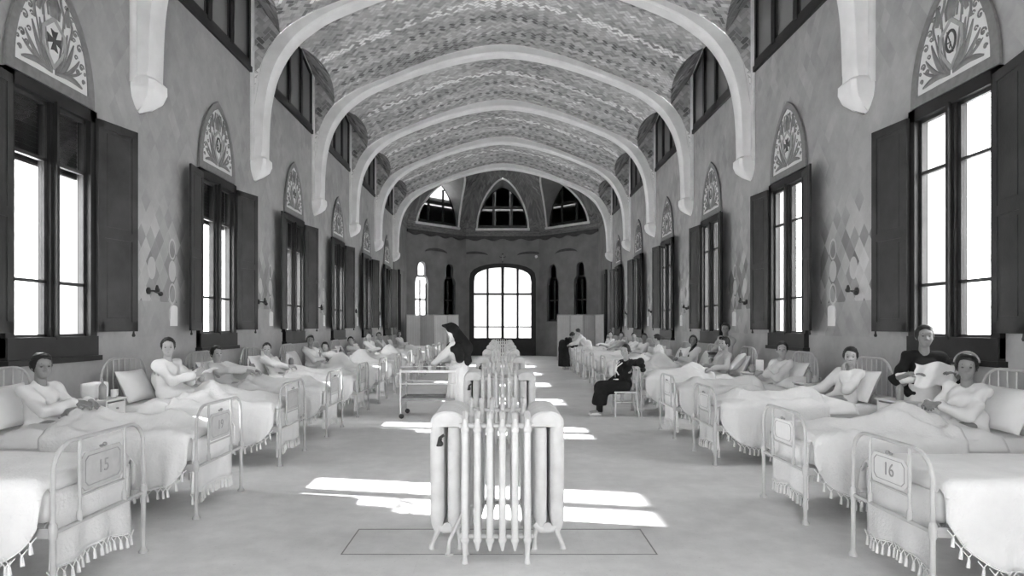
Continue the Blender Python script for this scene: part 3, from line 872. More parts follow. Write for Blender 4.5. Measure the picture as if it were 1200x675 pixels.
# ================================================================== BEDS
LB = {0: [4.255, 6.02, 8.1, 10.12, 12.17, 14.22, 16.27, 18.32, 20.37, 22.42, 24.47, 26.52, 28.4],
      1: [4.23, 5.83, 8.12, 9.93, 12.2, 14.25, 16.3, 18.35, 20.4, 22.45, 24.5, 26.55, 28.4]}
BX = {0: -3.67, 1: 3.57}; BW = {0: .475, 1: .43}; BH = {0: .955, 1: .905}
def end_arch(mb, x, W, H, r, rr, zlow):
    path = [(x, -W, zlow), (x, -W, H-rr)]+[(x, -W+rr-rr*math.cos(PI/2*k/6), H-rr+rr*math.sin(PI/2*k/6)) for k in range(1, 7)]
    path += [(x, W-rr+rr*math.sin(PI/2*k/6), H-rr+rr*math.cos(PI/2*k/6)) for k in range(0, 7)]+[(x, W, zlow)]
    mb.ring(path, r, 8)
def make_bed(side, label, number):
    W, H = BW[side], BH[side]; mt = 'enamel_g' if side == 0 else 'enamel_r'
    t = empty('hospital_bed', (0,0,0), 0, label, 'bed')
    mb = MB(); x = 1.05
    end_arch(mb, x, W, H, .0135, .17, .46)
    mb.tube((x, -W, .44), (x, W, .44), .014, 8)
    a = W*.5
    for y in (-a, a):
        mb.tube((x, y, .44), (x, y, H-.002), .011, 8)
        mb.lathe([(.013,.44),(.017,.455),(.017,.50),(.012,.515)], 10, (x, y, 0)); mb.lathe([(.011,.585),(.015,.60),(.011,.615)], 8, (x, y, 0))
    mb.tube((x, -a, .595), (x, a, .595), .009, 6)
    for y in (-W, W): mb.lathe([(.018,.40),(.023,.415),(.024,.43),(.024,.485),(.015,.50)], 10, (x, y, 0))
    mb.build('footboard', mt, t, smooth=True, ang=50)
    pl = MB(); q = .035
    o_ = [(-a+.02,.615+q),(-a+.02+q,.615),(a-.02-q,.615),(a-.02,.615+q),(a-.02,H-.10-q),(a-.02-q,H-.10),(-a+.02+q,H-.10),(-a+.02,H-.10-q)]
    pl.plate(o_, [], lambda u, v, w: (x-.006+w, u, v), .008)
    i_ = [(u*.86, .5*(.615+H-.10)+(v-.5*(.615+H-.10))*.80) for u, v in o_]; j_ = [(u*.83, .5*(.615+H-.10)+(v-.5*(.615+H-.10))*.76) for u, v in o_]
    po = pl.build('number_plate', 'enamel_g' if side == 0 else 'enamel', t)
    rm = MB(); rm.plate(i_, [j_], lambda u, v, w: (x+.001+w, u, v), .003); rm.tube((x,-.03,H-.085),(x,.03,H-.085),.009,6); rm.sph((x+.01,0,H-.078),.014,6); rm.build('plate_rim', 'metal', po)
    if number:
        cu = bpy.data.curves.new('number', 'FONT'); cu.body = number; cu.size = .12; cu.extrude = .0012; cu.align_x = 'CENTER'; cu.align_y = 'CENTER'
        no = bpy.data.objects.new('number', cu); COL.objects.link(no); no.parent = po
        no.location = (x+.004, 0, .5*(.615+H-.10)); no.rotation_euler = (PI/2, 0, PI/2)
        cu.materials.append(M['numeral']); bpy.context.view_layer.update()
        me = bpy.data.meshes.new_from_object(no.evaluated_get(bpy.context.evaluated_depsgraph_get()))
        n2 = bpy.data.objects.new('number', me); COL.objects.link(n2); n2.parent = po; n2.location = no.location; n2.rotation_euler = no.rotation_euler
        bpy.data.objects.remove(no); n2.name = 'number'
    hb = MB(); hx = -1.05; HH = 1.25
    end_arch(hb, hx, W, HH, .0135, .24, .46); hb.tube((hx,-W,.44),(hx,W,.44),.014,8); hb.tube((hx,-W,.80),(hx,W,.80),.010,6)
    for k in range(-3, 4):
        y = W*k/4; hb.tube((hx, y, .44), (hx, y, HH-(.0 if abs(k) < 3 else .035)), .0075, 6)
    hb.build('headboard', mt, t, smooth=True, ang=50)
    for (lx, s) in ((1.05,-1),(1.05,1),(-1.05,-1),(-1.05,1)):
        lg = MB(); lg.lathe([(.034,0),(.034,.012),(.020,.03),(.0165,.05),(.0165,.40)], 10, (lx, s*W, 0)); lg.build('leg', mt, t, smooth=True, ang=50)
    for s in (-1, 1):
        sr = MB(); sr.box(-1.03, 1.03, s*(W-.03)-.006, s*(W-.03)+.006, .40, .46); sr.build('side_rail', mt, t)
    ms = MB(); ms.box(-.99, .97, -W+.05, W-.05, .465, .70, .07); ms.build('mattress', 'sheet', t, smooth=True)
    return t
def fringe_at(mb, p, nx, ny, sz):
    """one knotted tassel under hem point p, hem running along (nx,ny)"""
    x, y, z = p; L = .075*sz; hw = .034*sz
    k = (x, y, z-.035*sz)
    for s in (-1, 1):
        mb.ring([(x+s*hw*nx, y+s*hw*ny, z+.004), k], .0035*sz, 4)
    mb.sph(k, .008*sz, 4)
    mb.ring([k, (x, y, z-.05*sz), (x+.004, y, z-L-.02*sz)], [.004*sz, .009*sz, .012*sz], 5)
def make_spread(side, var, label):
    """bedspread with hanging hems; var: 0 flat empty bed, 1 legs, 2 raised knees, 3 legs to one side"""
    rnd = random.Random(var*10+side); W = BW[side]
    t = empty('bedspread', (0,0,0), 0, label, 'bedspread')
    top = .745; ft = .40*W/.475; r = .085; xf = .985; xh = -.96 if var == 0 else -.30
    def ridge(x, y):
        if var == 0: return .012*noise.noise(Vector((x*3, y*3, side*5)))
        s = max(0, min(1, (x+.6)/.5))*max(0, min(1, (.95-x)/.30)); s = s*s*(3-2*s)
        if var == 1: h = .085*math.exp(-(y/.20)**2)*s+.05*math.exp(-((x-.62)/.12)**2-(y/.13)**2)+.06*math.exp(-((x+.22)/.22)**2-(y/.24)**2)
        elif var == 2: h = .27*math.exp(-((x-.10)/.24)**2-(y/.17)**2)+.06*math.exp(-(y/.18)**2)*s
        else: h = .09*math.exp(-((y-.08)/.2)**2)*s+.12*math.exp(-((x-.05)/.22)**2-((y-.05)/.18)**2)
        fold = .020*math.sin(10*x+22*y+5*noise.noise(Vector((x*2, y*2, var))))*max(0, min(1, (.75-x)/.6))
        return h+fold+.022*noise.noise(Vector((x*4.5, y*4.5, var*7+side)))+.012*noise.noise(Vector((x*13, y*9, var)))+.030*math.sin(26*y+9*x+4*noise.noise(Vector((x*1.5, y*3, var*3))))*math.exp(-((x+.28)/.28)**2)
    def hem(x, s):
        return .20+.30*math.exp(-(xf-x)/.17)+.025*noise.noise(Vector((x*4, s*3, var)))+(0.02*math.sin(x*6+s))
    nx_ = 54; xs = [xf-(xf-xh)*k/nx_ for k in range(nx_+1)]
    def cross(x):
        pts = []
        for s in (-1, 1):
            hz = hem(x, s); z_arc = top-r; n = 9; side_pts = []
            for k in range(n, 0, -1):                      # from hem up
                q = k/n; z = z_arc-(z_arc-hz)*q
                rip = (.026*math.sin(x*17+s*2+3*noise.noise(Vector((x*3, s, var))))+.013*math.sin(x*41+s))*q**1.2
                side_pts.append((ft+r+.012*q+rip, z))
            for k in range(0, 6):
                a = PI/2*k/6; side_pts.append((ft+r*math.cos(a), z_arc+r*math.sin(a)))
            pts.append([(s*a, z) for a, z in side_pts])
        mid = [(-ft+2*ft*k/20, top) for k in range(21)]
        line = pts[0]+mid+pts[1][::-1]
        out = []
        for y, z in line:
            zz = z
            if z > top-r-.001: zz += ridge(x, y)*(1 if abs(y) <= ft else max(0, 1-(abs(y)-ft)/r))
            # rounding at the foot
            d = max(0, x-(xf-r)); dz = r-math.sqrt(max(0, r*r-d*d)) if d > 0 else 0
            if z > top-r-.001: zz -= dz*(1 if abs(y) <= ft else .6)
            # rolled edge at the lap
            if var and x < xh+.10: zz += .03*math.sin(PI*min(1, (x-xh)/.10))*(1 if abs(y) < ft else .3)
            out.append((x, y, zz))
        return out
    mb = MB(); mb.grid([cross(x) for x in xs])
    # foot drop hanging inside the footboard
    yw = ft-.0; rows = []
    for k in range(12):
        q = k/11; rr = []
        for j in range(25):
            y = -yw+2*yw*j/24; hz = .20+.03*noise.noise(Vector((y*4, 3, var)))+.02*math.cos(y*9)
            z = (top-r)-(top-r-hz)*q
            rr.append((xf+.008+.012*math.sin(y*23+2*var)*q, y*(1+.04*q), z))
        rows.append(rr)
    mb.grid(rows)
    o = mb.build('cloth', 'sheet2', t, smooth=True)
    sol = o.modifiers.new('thick', 'SOLIDIFY'); sol.thickness = .008; sol.offset = -1
    fb = MB()
    for s in (-1, 1):
        x = xf-.03
        while x > (-.2 if var else -.9):
            hz = hem(x, s); rip = .026*math.sin(x*17+s*2+3*noise.noise(Vector((x*3, s, var))))+.013*math.sin(x*41+s)
            fringe_at(fb, (x, s*(ft+r+.012+rip), hz), 1, 0, 1.0); x -= .06
    for j in range(15):
        y = -yw*.98+2*yw*.98*j/14; hz = .20+.03*noise.noise(Vector((y*4, 3, var)))+.02*math.cos(y*9)
        fringe_at(fb, (xf+.008+.012*math.sin(y*23+2*var), y*1.04, hz), 0, 1, 1.0)
    for s in (-1, 1):
        pth = []; x = xf-.02
        while x > (-.22 if var else -.92):
            hz = hem(x, s); rip = .026*math.sin(x*17+s*2+3*noise.noise(Vector((x*3, s, var))))+.013*math.sin(x*41+s)
            pth.append((x, s*(ft+r+.012+rip), hz+.003)); x -= .036
        fb.ring(pth, .005, 4)
    fb.ring([(xf+.008+.012*math.sin(y*23+2*var), y*1.04, .203+.03*noise.noise(Vector((y*4, 3, var)))+.02*math.cos(y*9)) for y in [-yw+2*yw*j/30 for j in range(31)]], .005, 4)
    fb.build('fringe', 'fringe', t)
    if var:                                             # top sheet bunched round the sitter
        sh = MB(); rows = []
        for i in range(14):
            x = xh+.06-(.42)*i/13; rr = []
            for j in range(31):
                y = -(W+.0)+2*(W+.0)*j/30
                e = min(1, (W-abs(y))/.10); z = .70+.025*e+.07*math.exp(-(y/.23)**2)*math.exp(-((x+.35)/.2)**2)+.035*abs(noise.noise(Vector((x*5, y*6, var+side*3))))*e+.022*math.sin(16*x+11*y)*e
                if e < 1: z -= (1-e)*.10
                rr.append((x, y, z))
            rows.append(rr)
        sh.grid(rows); so = sh.build('turned_sheet', 'sheet', t, smooth=True)
        sol = so.modifiers.new('thick', 'SOLIDIFY'); sol.thickness = .008; sol.offset = -1
    return t
def make_pillow(label):
    t = MB(); n = 18; L, Wd, T = .30, .21, .085
    for sgn in (1, -1):
        rows = []
        for i in range(n+1):
            u = -1+2*i/n; r = []
            for j in range(n+1):
                v = -1+2*j/n; th = T*(max(0, (1-abs(u)**2.6))*max(0, (1-abs(v)**2.6)))**.55
                pin = 1-.07*(1-abs(u)**2)*0-.05*(1-v*v) if 0 else 1
                x = v*Wd*(1-.06*(1-u*u)); y = u*L*(1-.05*(1-v*v))
                r.append((x, y, sgn*th+.008*noise.noise(Vector((u*2, v*2, sgn)))))
            rows.append(r)
        t.grid(rows, flip=sgn < 0)
    o = t.build('pillow', 'pillow', smooth=True, norm=True); tag(o, label, 'pillow'); return o
def rowtxt(side, k):
    s = 'left' if side == 0 else 'right'
    return ('nearest the camera in the %s row' % s) if k == 0 else '%s from the camera in the %s row' % (ORD[k], s)
PAT_VAR = {0: {1:1, 2:3, 3:1, 4:1, 5:2, 6:2, 7:1, 8:2, 9:1, 11:1}, 1: {1:3, 2:1, 3:1, 4:3, 5:2, 6:3, 7:1, 8:1, 9:1, 10:1}}
NUM = {(0,0):'15', (0,1):'19', (1,0):'16'}
bedp = {}; sprp = {}; pil0 = None
for side in (0, 1):
    for k, y in enumerate(LB[side]):
        rz = 0 if side == 0 else PI; X = BX[side]
        num = NUM.get((side, k)); mat_w = 'grey-white' if side == 0 else 'white'
        lab = '%s iron bed, plate numbered %s, %s' % (mat_w, num, rowtxt(side, k)) if num else '%s iron bed with arched ends, %s' % (mat_w, rowtxt(side, k))
        g = 'iron beds of the %s row' % ('left' if side == 0 else 'right')
        if num: b_ = make_bed(side, lab, num)
        elif side in bedp: b_ = dup(bedp[side])
        else: b_ = bedp[side] = make_bed(side, lab, None)
        b_.location = (X, y, 0); b_.rotation_euler = (0,0,rz); b_['label'] = lab; b_['group'] = g
        v = PAT_VAR[side].get(k, 0)
        what = {0:'smooth white fringed bedspread on the empty bed', 1:'white fringed bedspread over outstretched legs', 2:'white fringed bedspread humped over raised knees', 3:'white fringed bedspread rumpled over legs'}[v]
        lab = what+', '+rowtxt(side, k)
        if (side, v) in sprp: s_ = dup(sprp[(side, v)])
        else: s_ = sprp[(side, v)] = make_spread(side, v, lab)
        s_.location = (X, y, 0); s_.rotation_euler = (0,0,rz); s_['label'] = lab; s_['group'] = 'fringed bedspreads of the %s row' % ('left' if side == 0 else 'right')
        # pillows
        if pil0 is None: pil0 = make_pillow('x'); p_ = pil0
        else: p_ = pil0.copy(); COL.objects.link(p_)
        sg = 1 if side == 0 else -1
        if v:
            p_.location = (X-sg*.90, y+random.uniform(-.03,.03), .91); p_.rotation_euler = (0, math.radians(66), rz)
        else:
            p_.location = (X-sg*.72, y, .82); p_.rotation_euler = (0, math.radians(8), rz)
        p_['label'] = ('white pillow propped upright at the bedhead, ' if v else 'white pillow lying flat on the bed, ')+rowtxt(side, k); p_['group'] = 'pillows'; p_['category'] = 'pillow'
# extra pillows the photo shows
def extra_pillow(loc, rot, lab):
    p_ = pil0.copy(); COL.objects.link(p_); p_.location = loc; p_.rotation_euler = rot; p_['label'] = lab; p_['group'] = 'pillows'
extra_pillow((-4.40, 8.36, .88), (0, math.radians(65), .5), 'large white pillow leaning behind the smiling woman on the left')
extra_pillow((4.36, 9.62, .80), (0, math.radians(15), PI+.2), 'lower pillow of the pile beside the third seated woman on the right')
extra_pillow((4.40, 12.12, .98), (0, math.radians(48), PI-.35), 'tilted white pillow behind the woman leaning forward in the fifth right bed')
extra_pillow((-4.42, 12.3, 1.0), (math.radians(20), math.radians(40), .6), 'tilted white pillow behind the fourth left patient')

# ================================================================== NIGHTSTANDS
def make_stand(label):
    t = empty('nightstand', (0,0,0), 0, label, 'nightstand'); mb = MB()
    W, D, H = .19, .18, .86
    for (x0,x1,y0,y1) in ((-W,-W+.012,-D,D),(-W,W,D-.012,D),(-W,W,-D,-D+.012)): mb.box(x0,x1,y0,y1,.12,H-.02)
    mb.box(-W,W,-D,D,.12,.14); mb.box(-W,W,-D,D,.66,.675)
    for x in (-W+.015, W-.015):
        for y in (-D+.015, D-.015): mb.box(x-.015,x+.015,y-.015,y+.015,0,H-.02)
    mb.build('cabinet', 'enamel', t)
    tp = MB(); tp.box(-W-.02,W+.02,-D-.02,D+.02,H-.02,H,.006); tp.build('top', 'enamel', t)
    dw = MB(); dw.box(W-.012,W+.006,-D+.03,D-.03,.69,.82,.005); d_ = dw.build('drawer','enamel',t); kb = MB(); kb.lathe([(.006,0),(.012,.02),(.004,.028)],8,(W+.005,0,.755),'x'); kb.build('knob','metal',d_)
    dr = MB(); dr.box(W-.012,W+.006,-D+.03,D-.03,.15,.65,.005); d2 = dr.build('door','enamel',t); kb = MB(); kb.lathe([(.006,0),(.012,.02),(.004,.028)],8,(W+.005,D-.06,.42),'x'); kb.build('knob','metal',d2)
    sd = MB(); sd.box(-W+.03,W-.03,-D-.004,-D+.004,.17,.63); sd.build('side_panel','enamel_g',t)
    return t
def bottle(h=.22):
    t = MB(); t.lathe([(.001,0),(.036,.0),(.038,.01),(.038,h*.6),(.03,h*.70),(.013,h*.80),(.013,h*.95),(.016,h*.96),(.016,h)],12)
    return t.build('bottle','glass',smooth=True,ang=50)
def cup():
    t = MB(); t.lathe([(.02,0),(.034,.01),(.038,.09),(.034,.09),(.030,.02),(.001,.015)],12)
    t.ring([(.036,0,.07),(.06,0,.065),(.06,0,.035),(.035,0,.025)],.005,5)
    return t.build('cup','enamel',smooth=True,ang=50)
def parcel():
    t = MB(); t.box(-.09,.09,-.13,.13,0,.17,.035); o = t.build('linen_bundle','pillow',smooth=True); return o
def jar():
    t = MB(); t.lathe([(.001,0),(.045,0),(.05,.02),(.05,.10),(.03,.125),(.03,.14),(.001,.14)],12); return t.build('jar','metal',smooth=True,ang=50)
def frame_():
    t = MB(); t.box(-.008,.008,-.08,.08,0,.22,.003); return t.build('picture_card','paper')
kinds = {}
def item(kind, x, y, z, rz, lab):
    fn = {'bottle':bottle,'cup':cup,'linen_bundle':parcel,'jar':jar,'picture_card':frame_}[kind]
    if kind not in kinds: kinds[kind] = o = fn()
    else: o = kinds[kind].copy(); COL.objects.link(o)
    o.location = (x,y,z); o.rotation_euler = (0,0,rz)
    cat = {'linen_bundle':'bundle','picture_card':'card'}.get(kind, kind)
    o['label'] = lab; o['category'] = cat; o['group'] = {'bottle':'bottles on the nightstands','cup':'cups on the nightstands','jar':'jars on the nightstands','linen_bundle':'linen bundles on the nightstands','picture_card':'cards on the nightstands'}[kind]
st0 = None; words = {'bottle':'clear glass bottle','cup':'white enamel cup','linen_bundle':'white linen bundle','jar':'squat grey jar','picture_card':'pale upright card'}
for side in (0, 1):
    s = 'left' if side == 0 else 'right'
    for k in range(12):
        y = (LB[side][k]+LB[side][k+1])/2
        if k == 0 : continue
        if side == 0: x = -4.40
        else: x = 4.32
        lab = 'white metal nightstand between the %s and %s beds of the %s row' % (ORD[k], ORD[k+1], s)
        rz = 0 if side == 0 else PI
        if st0 is None: st0 = make_stand(lab); t = st0
        else: t = dup(st0)
        t.location = (x,y,0); t.rotation_euler = (0,0,rz); t['label'] = lab; t['group'] = 'nightstands between the beds'
        if k > 8: continue
        rn = random.Random(side*50+k)
        sets = [['linen_bundle','bottle','cup'],['bottle','jar','picture_card'],['cup','bottle'],['jar','linen_bundle']]
        cho = sets[{(0,1):0,(0,3):1,(1,1):2,(1,3):1}.get((side,k), rn.randrange(4))]
        spots = [(-.08,.06),(.10,-.09),(.12,.09)] if 'linen_bundle' in cho else [(-.08,-.08),(.08,.05),(-.02,.12)]
        if cho[0] == 'jar': spots = [(.11,-.02),(-.10,.0)]
        sg = 1 if side == 0 else -1
        for q, kd in enumerate(cho):
            px, py = spots[q]
            item(kd, x+sg*px, y+sg*py, .86, rn.uniform(-.5,.5), '%s on the nightstand between the %s and %s beds of the %s row' % (words[kd], ORD[k], ORD[k+1], s))

# ================================================================== WALL FITTINGS
nc = None; br = None
for s in (-1, 1):
    sd = 'left' if s < 0 else 'right'
    for k in range(1, 6):
        y = WINS[2+k]-1.45
        lab = 'white notice card on the %s wall, near side of the %s window' % (sd, ORD[k])
        if nc is None:
            mb = MB(); P = [(-.10,-.15),(.10,-.15),(.10,.12)]+[(.10*math.cos(PI*i/6),.12+.04*math.sin(PI*i/6)) for i in range(1,6)]+[(-.10,.12)]
            mb.plate(P, [], lambda u,v,w:(w,u,v), .012); nc = mb.build('notice_card','paper'); o = nc
        else: o = nc.copy(); COL.objects.link(o)
        o.location = (s*(XW-.014) if s > 0 else -XW+.002, y, 1.80); tag(o, lab, 'notice card', 'notice cards beside the windows')
    for k in range(0, 5):
        y = WINS[2+k]+1.95
        lab = 'dark gas tap bracket on the %s wall between the %s and %s windows' % (sd, ORD[k], ORD[k+1])
        if br is None:
            br = empty('gas_bracket', (0,0,0), 0, lab, 'bracket'); o = br
            mb = MB(); mb.lathe([(.05,0),(.05,-.02),(.02,-.03)],10,(0,0,0),'x'); mb.tube((0,0,0),(-.14,0,.0),.010,6); mb.tube((-.07,0,0),(-.07,-.14,-.03),.009,6); mb.build('pipe','brass',br)
            mb = MB(); mb.sph((-.10,-.15,-.035),.035,6); mb.sph((-.14,0,.01),.03,6); mb.lathe([(.02,-.05),(.028,.0),(.012,.05)],8,(-.13,0,.03)); mb.tube((-.10,-.15,-.035),(-.14,0,.01),.008,6); mb.build('tap','brass',br)
        else: o = dup(br)
        o.location = (s*XW, y, 2.14); o.rotation_euler = (0,0,0 if s > 0 else PI); tag(o, lab, 'bracket', 'gas brackets on the walls')

# ================================================================== FOLDING SCREENS
def screen(name_lab, pts):
    t = empty('folding_screen', (pts[0][0], pts[0][1], 0), 0, name_lab, 'folding screen', 'folding screens before the apse')
    ox, oy = pts[0]
    for i in range(len(pts)-1):
        a = Vector((pts[i][0]-ox, pts[i][1]-oy, 0)); b_ = Vector((pts[i+1][0]-ox, pts[i+1][1]-oy, 0)); d = (b_-a).normalized()
        a2 = a+d*.02; b2 = b_-d*.02; n = Vector((-d.y, d.x, 0))*.012
        fr = MB()
        for p in (a2, b2): fr.tube((p.x,p.y,0), (p.x,p.y,2.2), .02, 6)
        for z in (.15, 2.18): fr.tube((a2.x,a2.y,z), (b2.x,b2.y,z), .015, 6)
        fr.build('screen_frame','enamel_g',t)
        cl_ = MB(); rows = []
        for k in range(7):
            z = .16+2.0*k/6; rows.append([tuple(a2+(b2-a2)*(j/16)+n*math.sin(j*2.1)*.9+Vector((0,0,z))) for j in range(17)])
        cl_.grid(rows); o = cl_.build('screen_cloth','screen',t,smooth=True)
screen('pale cloth folding screen standing left of the arched apse door', [(-4.6,31.0),(-3.95,31.25),(-3.3,31.0),(-2.65,31.2),(-2.1,31.0)])
screen('pale cloth folding screen standing right of the arched apse door', [(2.6,31.0),(3.25,31.2),(3.85,31.0),(4.45,31.25),(4.75,30.9)][:4]+[(4.72,30.2)])

# ================================================================== TROLLEY
t = empty('instrument_trolley', (-1.33, 11.9, 0), 0, 'two-tier wheeled tray trolley in front of the nun', 'trolley')
mb = MB(); W, D = .49, .36
for x in (-W, W):
    for y in (-D, D):
        lg = MB(); lg.tube((x,y,.09),(x,y,.86),.014,8); lg.sph((x,y,.87),.02,6); lg.build('leg','enamel',t,smooth=True,ang=50)
        cs = MB(); cs.lathe([(.045,-.012),(.045,.012)],12,(x+.02,y,.045),'y'); cs.tube((x,y,.09),(x+.02,y,.045),.01,6); cs.build('castor','dkgrey',t)
for x in (-W, W): mb.tube((x,-D,.62),(x,D,.62),.010,6); mb.tube((x,-D,.20),(x,D,.20),.010,6)
for y in (-D, D): mb.tube((-W,y,.62),(W,y,.62),.010,6); mb.tube((-W,y,.93),(W,y,.93),.006,6)
mb.tube((-W-.06,-D,.80),(-W-.06,D,.80),.011,6)
for y in (-D,D): mb.tube((-W,y,.80),(-W-.06,y,.80),.01,6)
mb.build('rail','enamel',t,smooth=True,ang=50)
for z, nm in ((.82,'upper_tray'),(.32,'lower_tray')):
    tr = MB(); tr.box(-W,W,-D,D,z,z+.012); tr.box(-W,W,-D-.006,-D+.006,z,z+.045); tr.box(-W,W,D-.006,D+.006,z,z+.045); tr.box(-W-.006,-W+.006,-D,D,z,z+.045); tr.box(W-.006,W+.006,-D,D,z,z+.045)
    tr.build(nm,'enamel' if z > .5 else 'mgrey',t)
cx, cy, cz = -1.33, 11.9, .832
for i, (dx, dy, kd) in enumerate(((-.30,-.1,'jar'),(-.10,.12,'bottle'),(.02,-.12,'cup'),(.14,.10,'bottle'),(.24,-.05,'jar'),(-.2,.2,'cup'))):
    fn = {'bottle':lambda:bottle(.17),'cup':cup,'jar':jar}[kd]; o = fn(); o.location = (cx+dx,cy+dy,cz); o.rotation_euler = (0,0,i)
    pl_ = ['squat grey jar at the far left end of the trolley top','glass bottle standing at the back middle of the trolley top','white cup at the front edge of the trolley top','glass bottle near the nun\'s hands on the trolley top','squat grey jar beside the nun\'s apron on the trolley','white cup at the back left corner of the trolley top'][i]
    tag(o, pl_, kd, 'vessels on the trolley')
t = MB(); t.lathe([(.001,0),(.10,.01),(.16,.07),(.165,.07),(.10,.0)],18,(cx-.38+.02,cy-.12,.832)); o = t.build('enamel_basin','enamel',smooth=True,ang=60); tag(o,'shallow white enamel basin at the left end of the trolley','basin')

# ================================================================== CHAIR for the sitter in black
CH = (2.24, 11.95)
t = empty('side_chair', (CH[0], CH[1], 0), 0, 'white wooden chair under the woman in the dark dress', 'chair')
def part(nm, fn, m='enamel'):
    mb = MB(); fn(mb); return mb.build(nm, m, t, smooth=True, ang=50)
part('seat', lambda m: m.box(-.21,.21,-.20,.20,.43,.46,.012))
for (x, y) in ((-.18,-.17),(-.18,.17)): part('leg', lambda m: m.tube((x,y,.43),(x-.02,y*1.1,0),.016,8))
for y in (-.17,.17): part('leg', lambda m: m.ring([(.19,y,.46),(.21,y,.2),(.24,y*1.05,0)],.017,8))
part('stretcher', lambda m: (m.tube((-.19,-.17,.20),(-.19,.17,.20),.009,6), m.tube((-.19,-.17,.26),(.20,-.17,.26),.009,6), m.tube((-.19,.17,.26),(.20,.17,.26),.009,6)))
def back(m):
    for y in (-.17,.17): m.ring([(.19,y,.44),(.205,y,.7),(.24,y,.93)],.016,8)
    for z,x in ((.91,.237),(.78,.22),(.62,.20)): m.box(x-.008,x+.008,-.17,.17,z-.035,z+.035,.006)
part('backrest', back)
# ================================================================== FIGURES (distance-field bodies, one continuous skin)
def V(*a): return np.array(a, dtype=np.float32)
def cap(a, b, ra, rb=None): return ('c', np.array(a, float), np.array(b, float), ra, ra if rb is None else rb)
def ell(c, r, R=None): return ('e', np.array(c, float), np.array(r, float), R)
def prim_d(p, X, Y, Z):
    if p[0] == 'c':
        a, b, ra, rb = p[1:]; ab = b-a; L = float(ab@ab)+1e-9
        t = ((X-a[0])*ab[0]+(Y-a[1])*ab[1]+(Z-a[2])*ab[2])/L; t = np.clip(t, 0, 1)
        return np.sqrt((X-a[0]-ab[0]*t)**2+(Y-a[1]-ab[1]*t)**2+(Z-a[2]-ab[2]*t)**2)-(ra+(rb-ra)*t)
    c, r, R = p[1:]
    x, y, z = X-c[0], Y-c[1], Z-c[2]
    if R is not None: x, y, z = (R[0][0]*x+R[1][0]*y+R[2][0]*z, R[0][1]*x+R[1][1]*y+R[2][1]*z, R[0][2]*x+R[1][2]*y+R[2][2]*z)
    k0 = np.sqrt((x/r[0])**2+(y/r[1])**2+(z/r[2])**2); k1 = np.sqrt((x/r[0]**2)**2+(y/r[1]**2)**2+(z/r[2]**2)**2)+1e-9
    return k0*(k0-1)/k1
def prim_box(p):
    if p[0] == 'c':
        r = max(p[3], p[4]); return np.minimum(p[1], p[2])-r, np.maximum(p[1], p[2])+r
    r = max(p[2]); return p[1]-r, p[1]+r
def smin(a, b, k):
    h = np.clip(.5+.5*(b-a)/k, 0, 1); return b+(a-b)*h-k*h*(1-h)
def smax(a, b, k): return -smin(-a, -b, k)
def field_mesh(groups, cuts, h, fold=None, planes=(), mk=.015):
    """groups: [(prims, k)]; each group joins inside with k, then with the rest with mk"""
    allp = [p for g, k in groups for p in g]
    lo = np.min([prim_box(p)[0] for p in allp], axis=0)-2.5*h-.01; hi = np.max([prim_box(p)[1] for p in allp], axis=0)+2.5*h+.01
    n = np.ceil((hi-lo)/h).astype(int)+1
    ax = [lo[i]+h*np.arange(n[i]) for i in range(3)]
    X = ax[0][:, None, None].astype(np.float32); Y = ax[1][None, :, None].astype(np.float32); Z = ax[2][None, None, :].astype(np.float32)
    D = np.full(n, 1.0, np.float32)
    def slab(p, m):
        a, b = prim_box(p); i0 = np.maximum(0, np.floor((a-m-lo)/h).astype(int)); i1 = np.minimum(n, np.ceil((b+m-lo)/h).astype(int)+1)
        return tuple(slice(i0[i], i1[i]) for i in range(3))
    def sub(s): return X[s[0], :, :], Y[:, s[1], :], Z[:, :, s[2]]
    for g, k in groups:
        G = D if len(groups) == 1 else np.full(n, 1.0, np.float32)
        for p in g:
            s = slab(p, k+2*h+.01); G[s] = smin(G[s], prim_d(p, *sub(s)).astype(np.float32), k)
        if len(groups) > 1: D = smin(D, G, mk)
    if fold is not None: D = D+fold(X, Y, Z)
    for c, k in cuts:
        s = slab(c, .03)
        if all(q.stop > q.start for q in s): D[s] = smax(D[s], -prim_d(c, *sub(s)).astype(np.float32), k)
    for nrm, off in planes: D = np.maximum(D, X*nrm[0]+Y*nrm[1]+Z*nrm[2]-off)
    D[0] = D[-1] = 1; D[:, 0] = D[:, -1] = 1; D[:, :, 0] = D[:, :, -1] = 1
    return surfnet(D, lo, h)
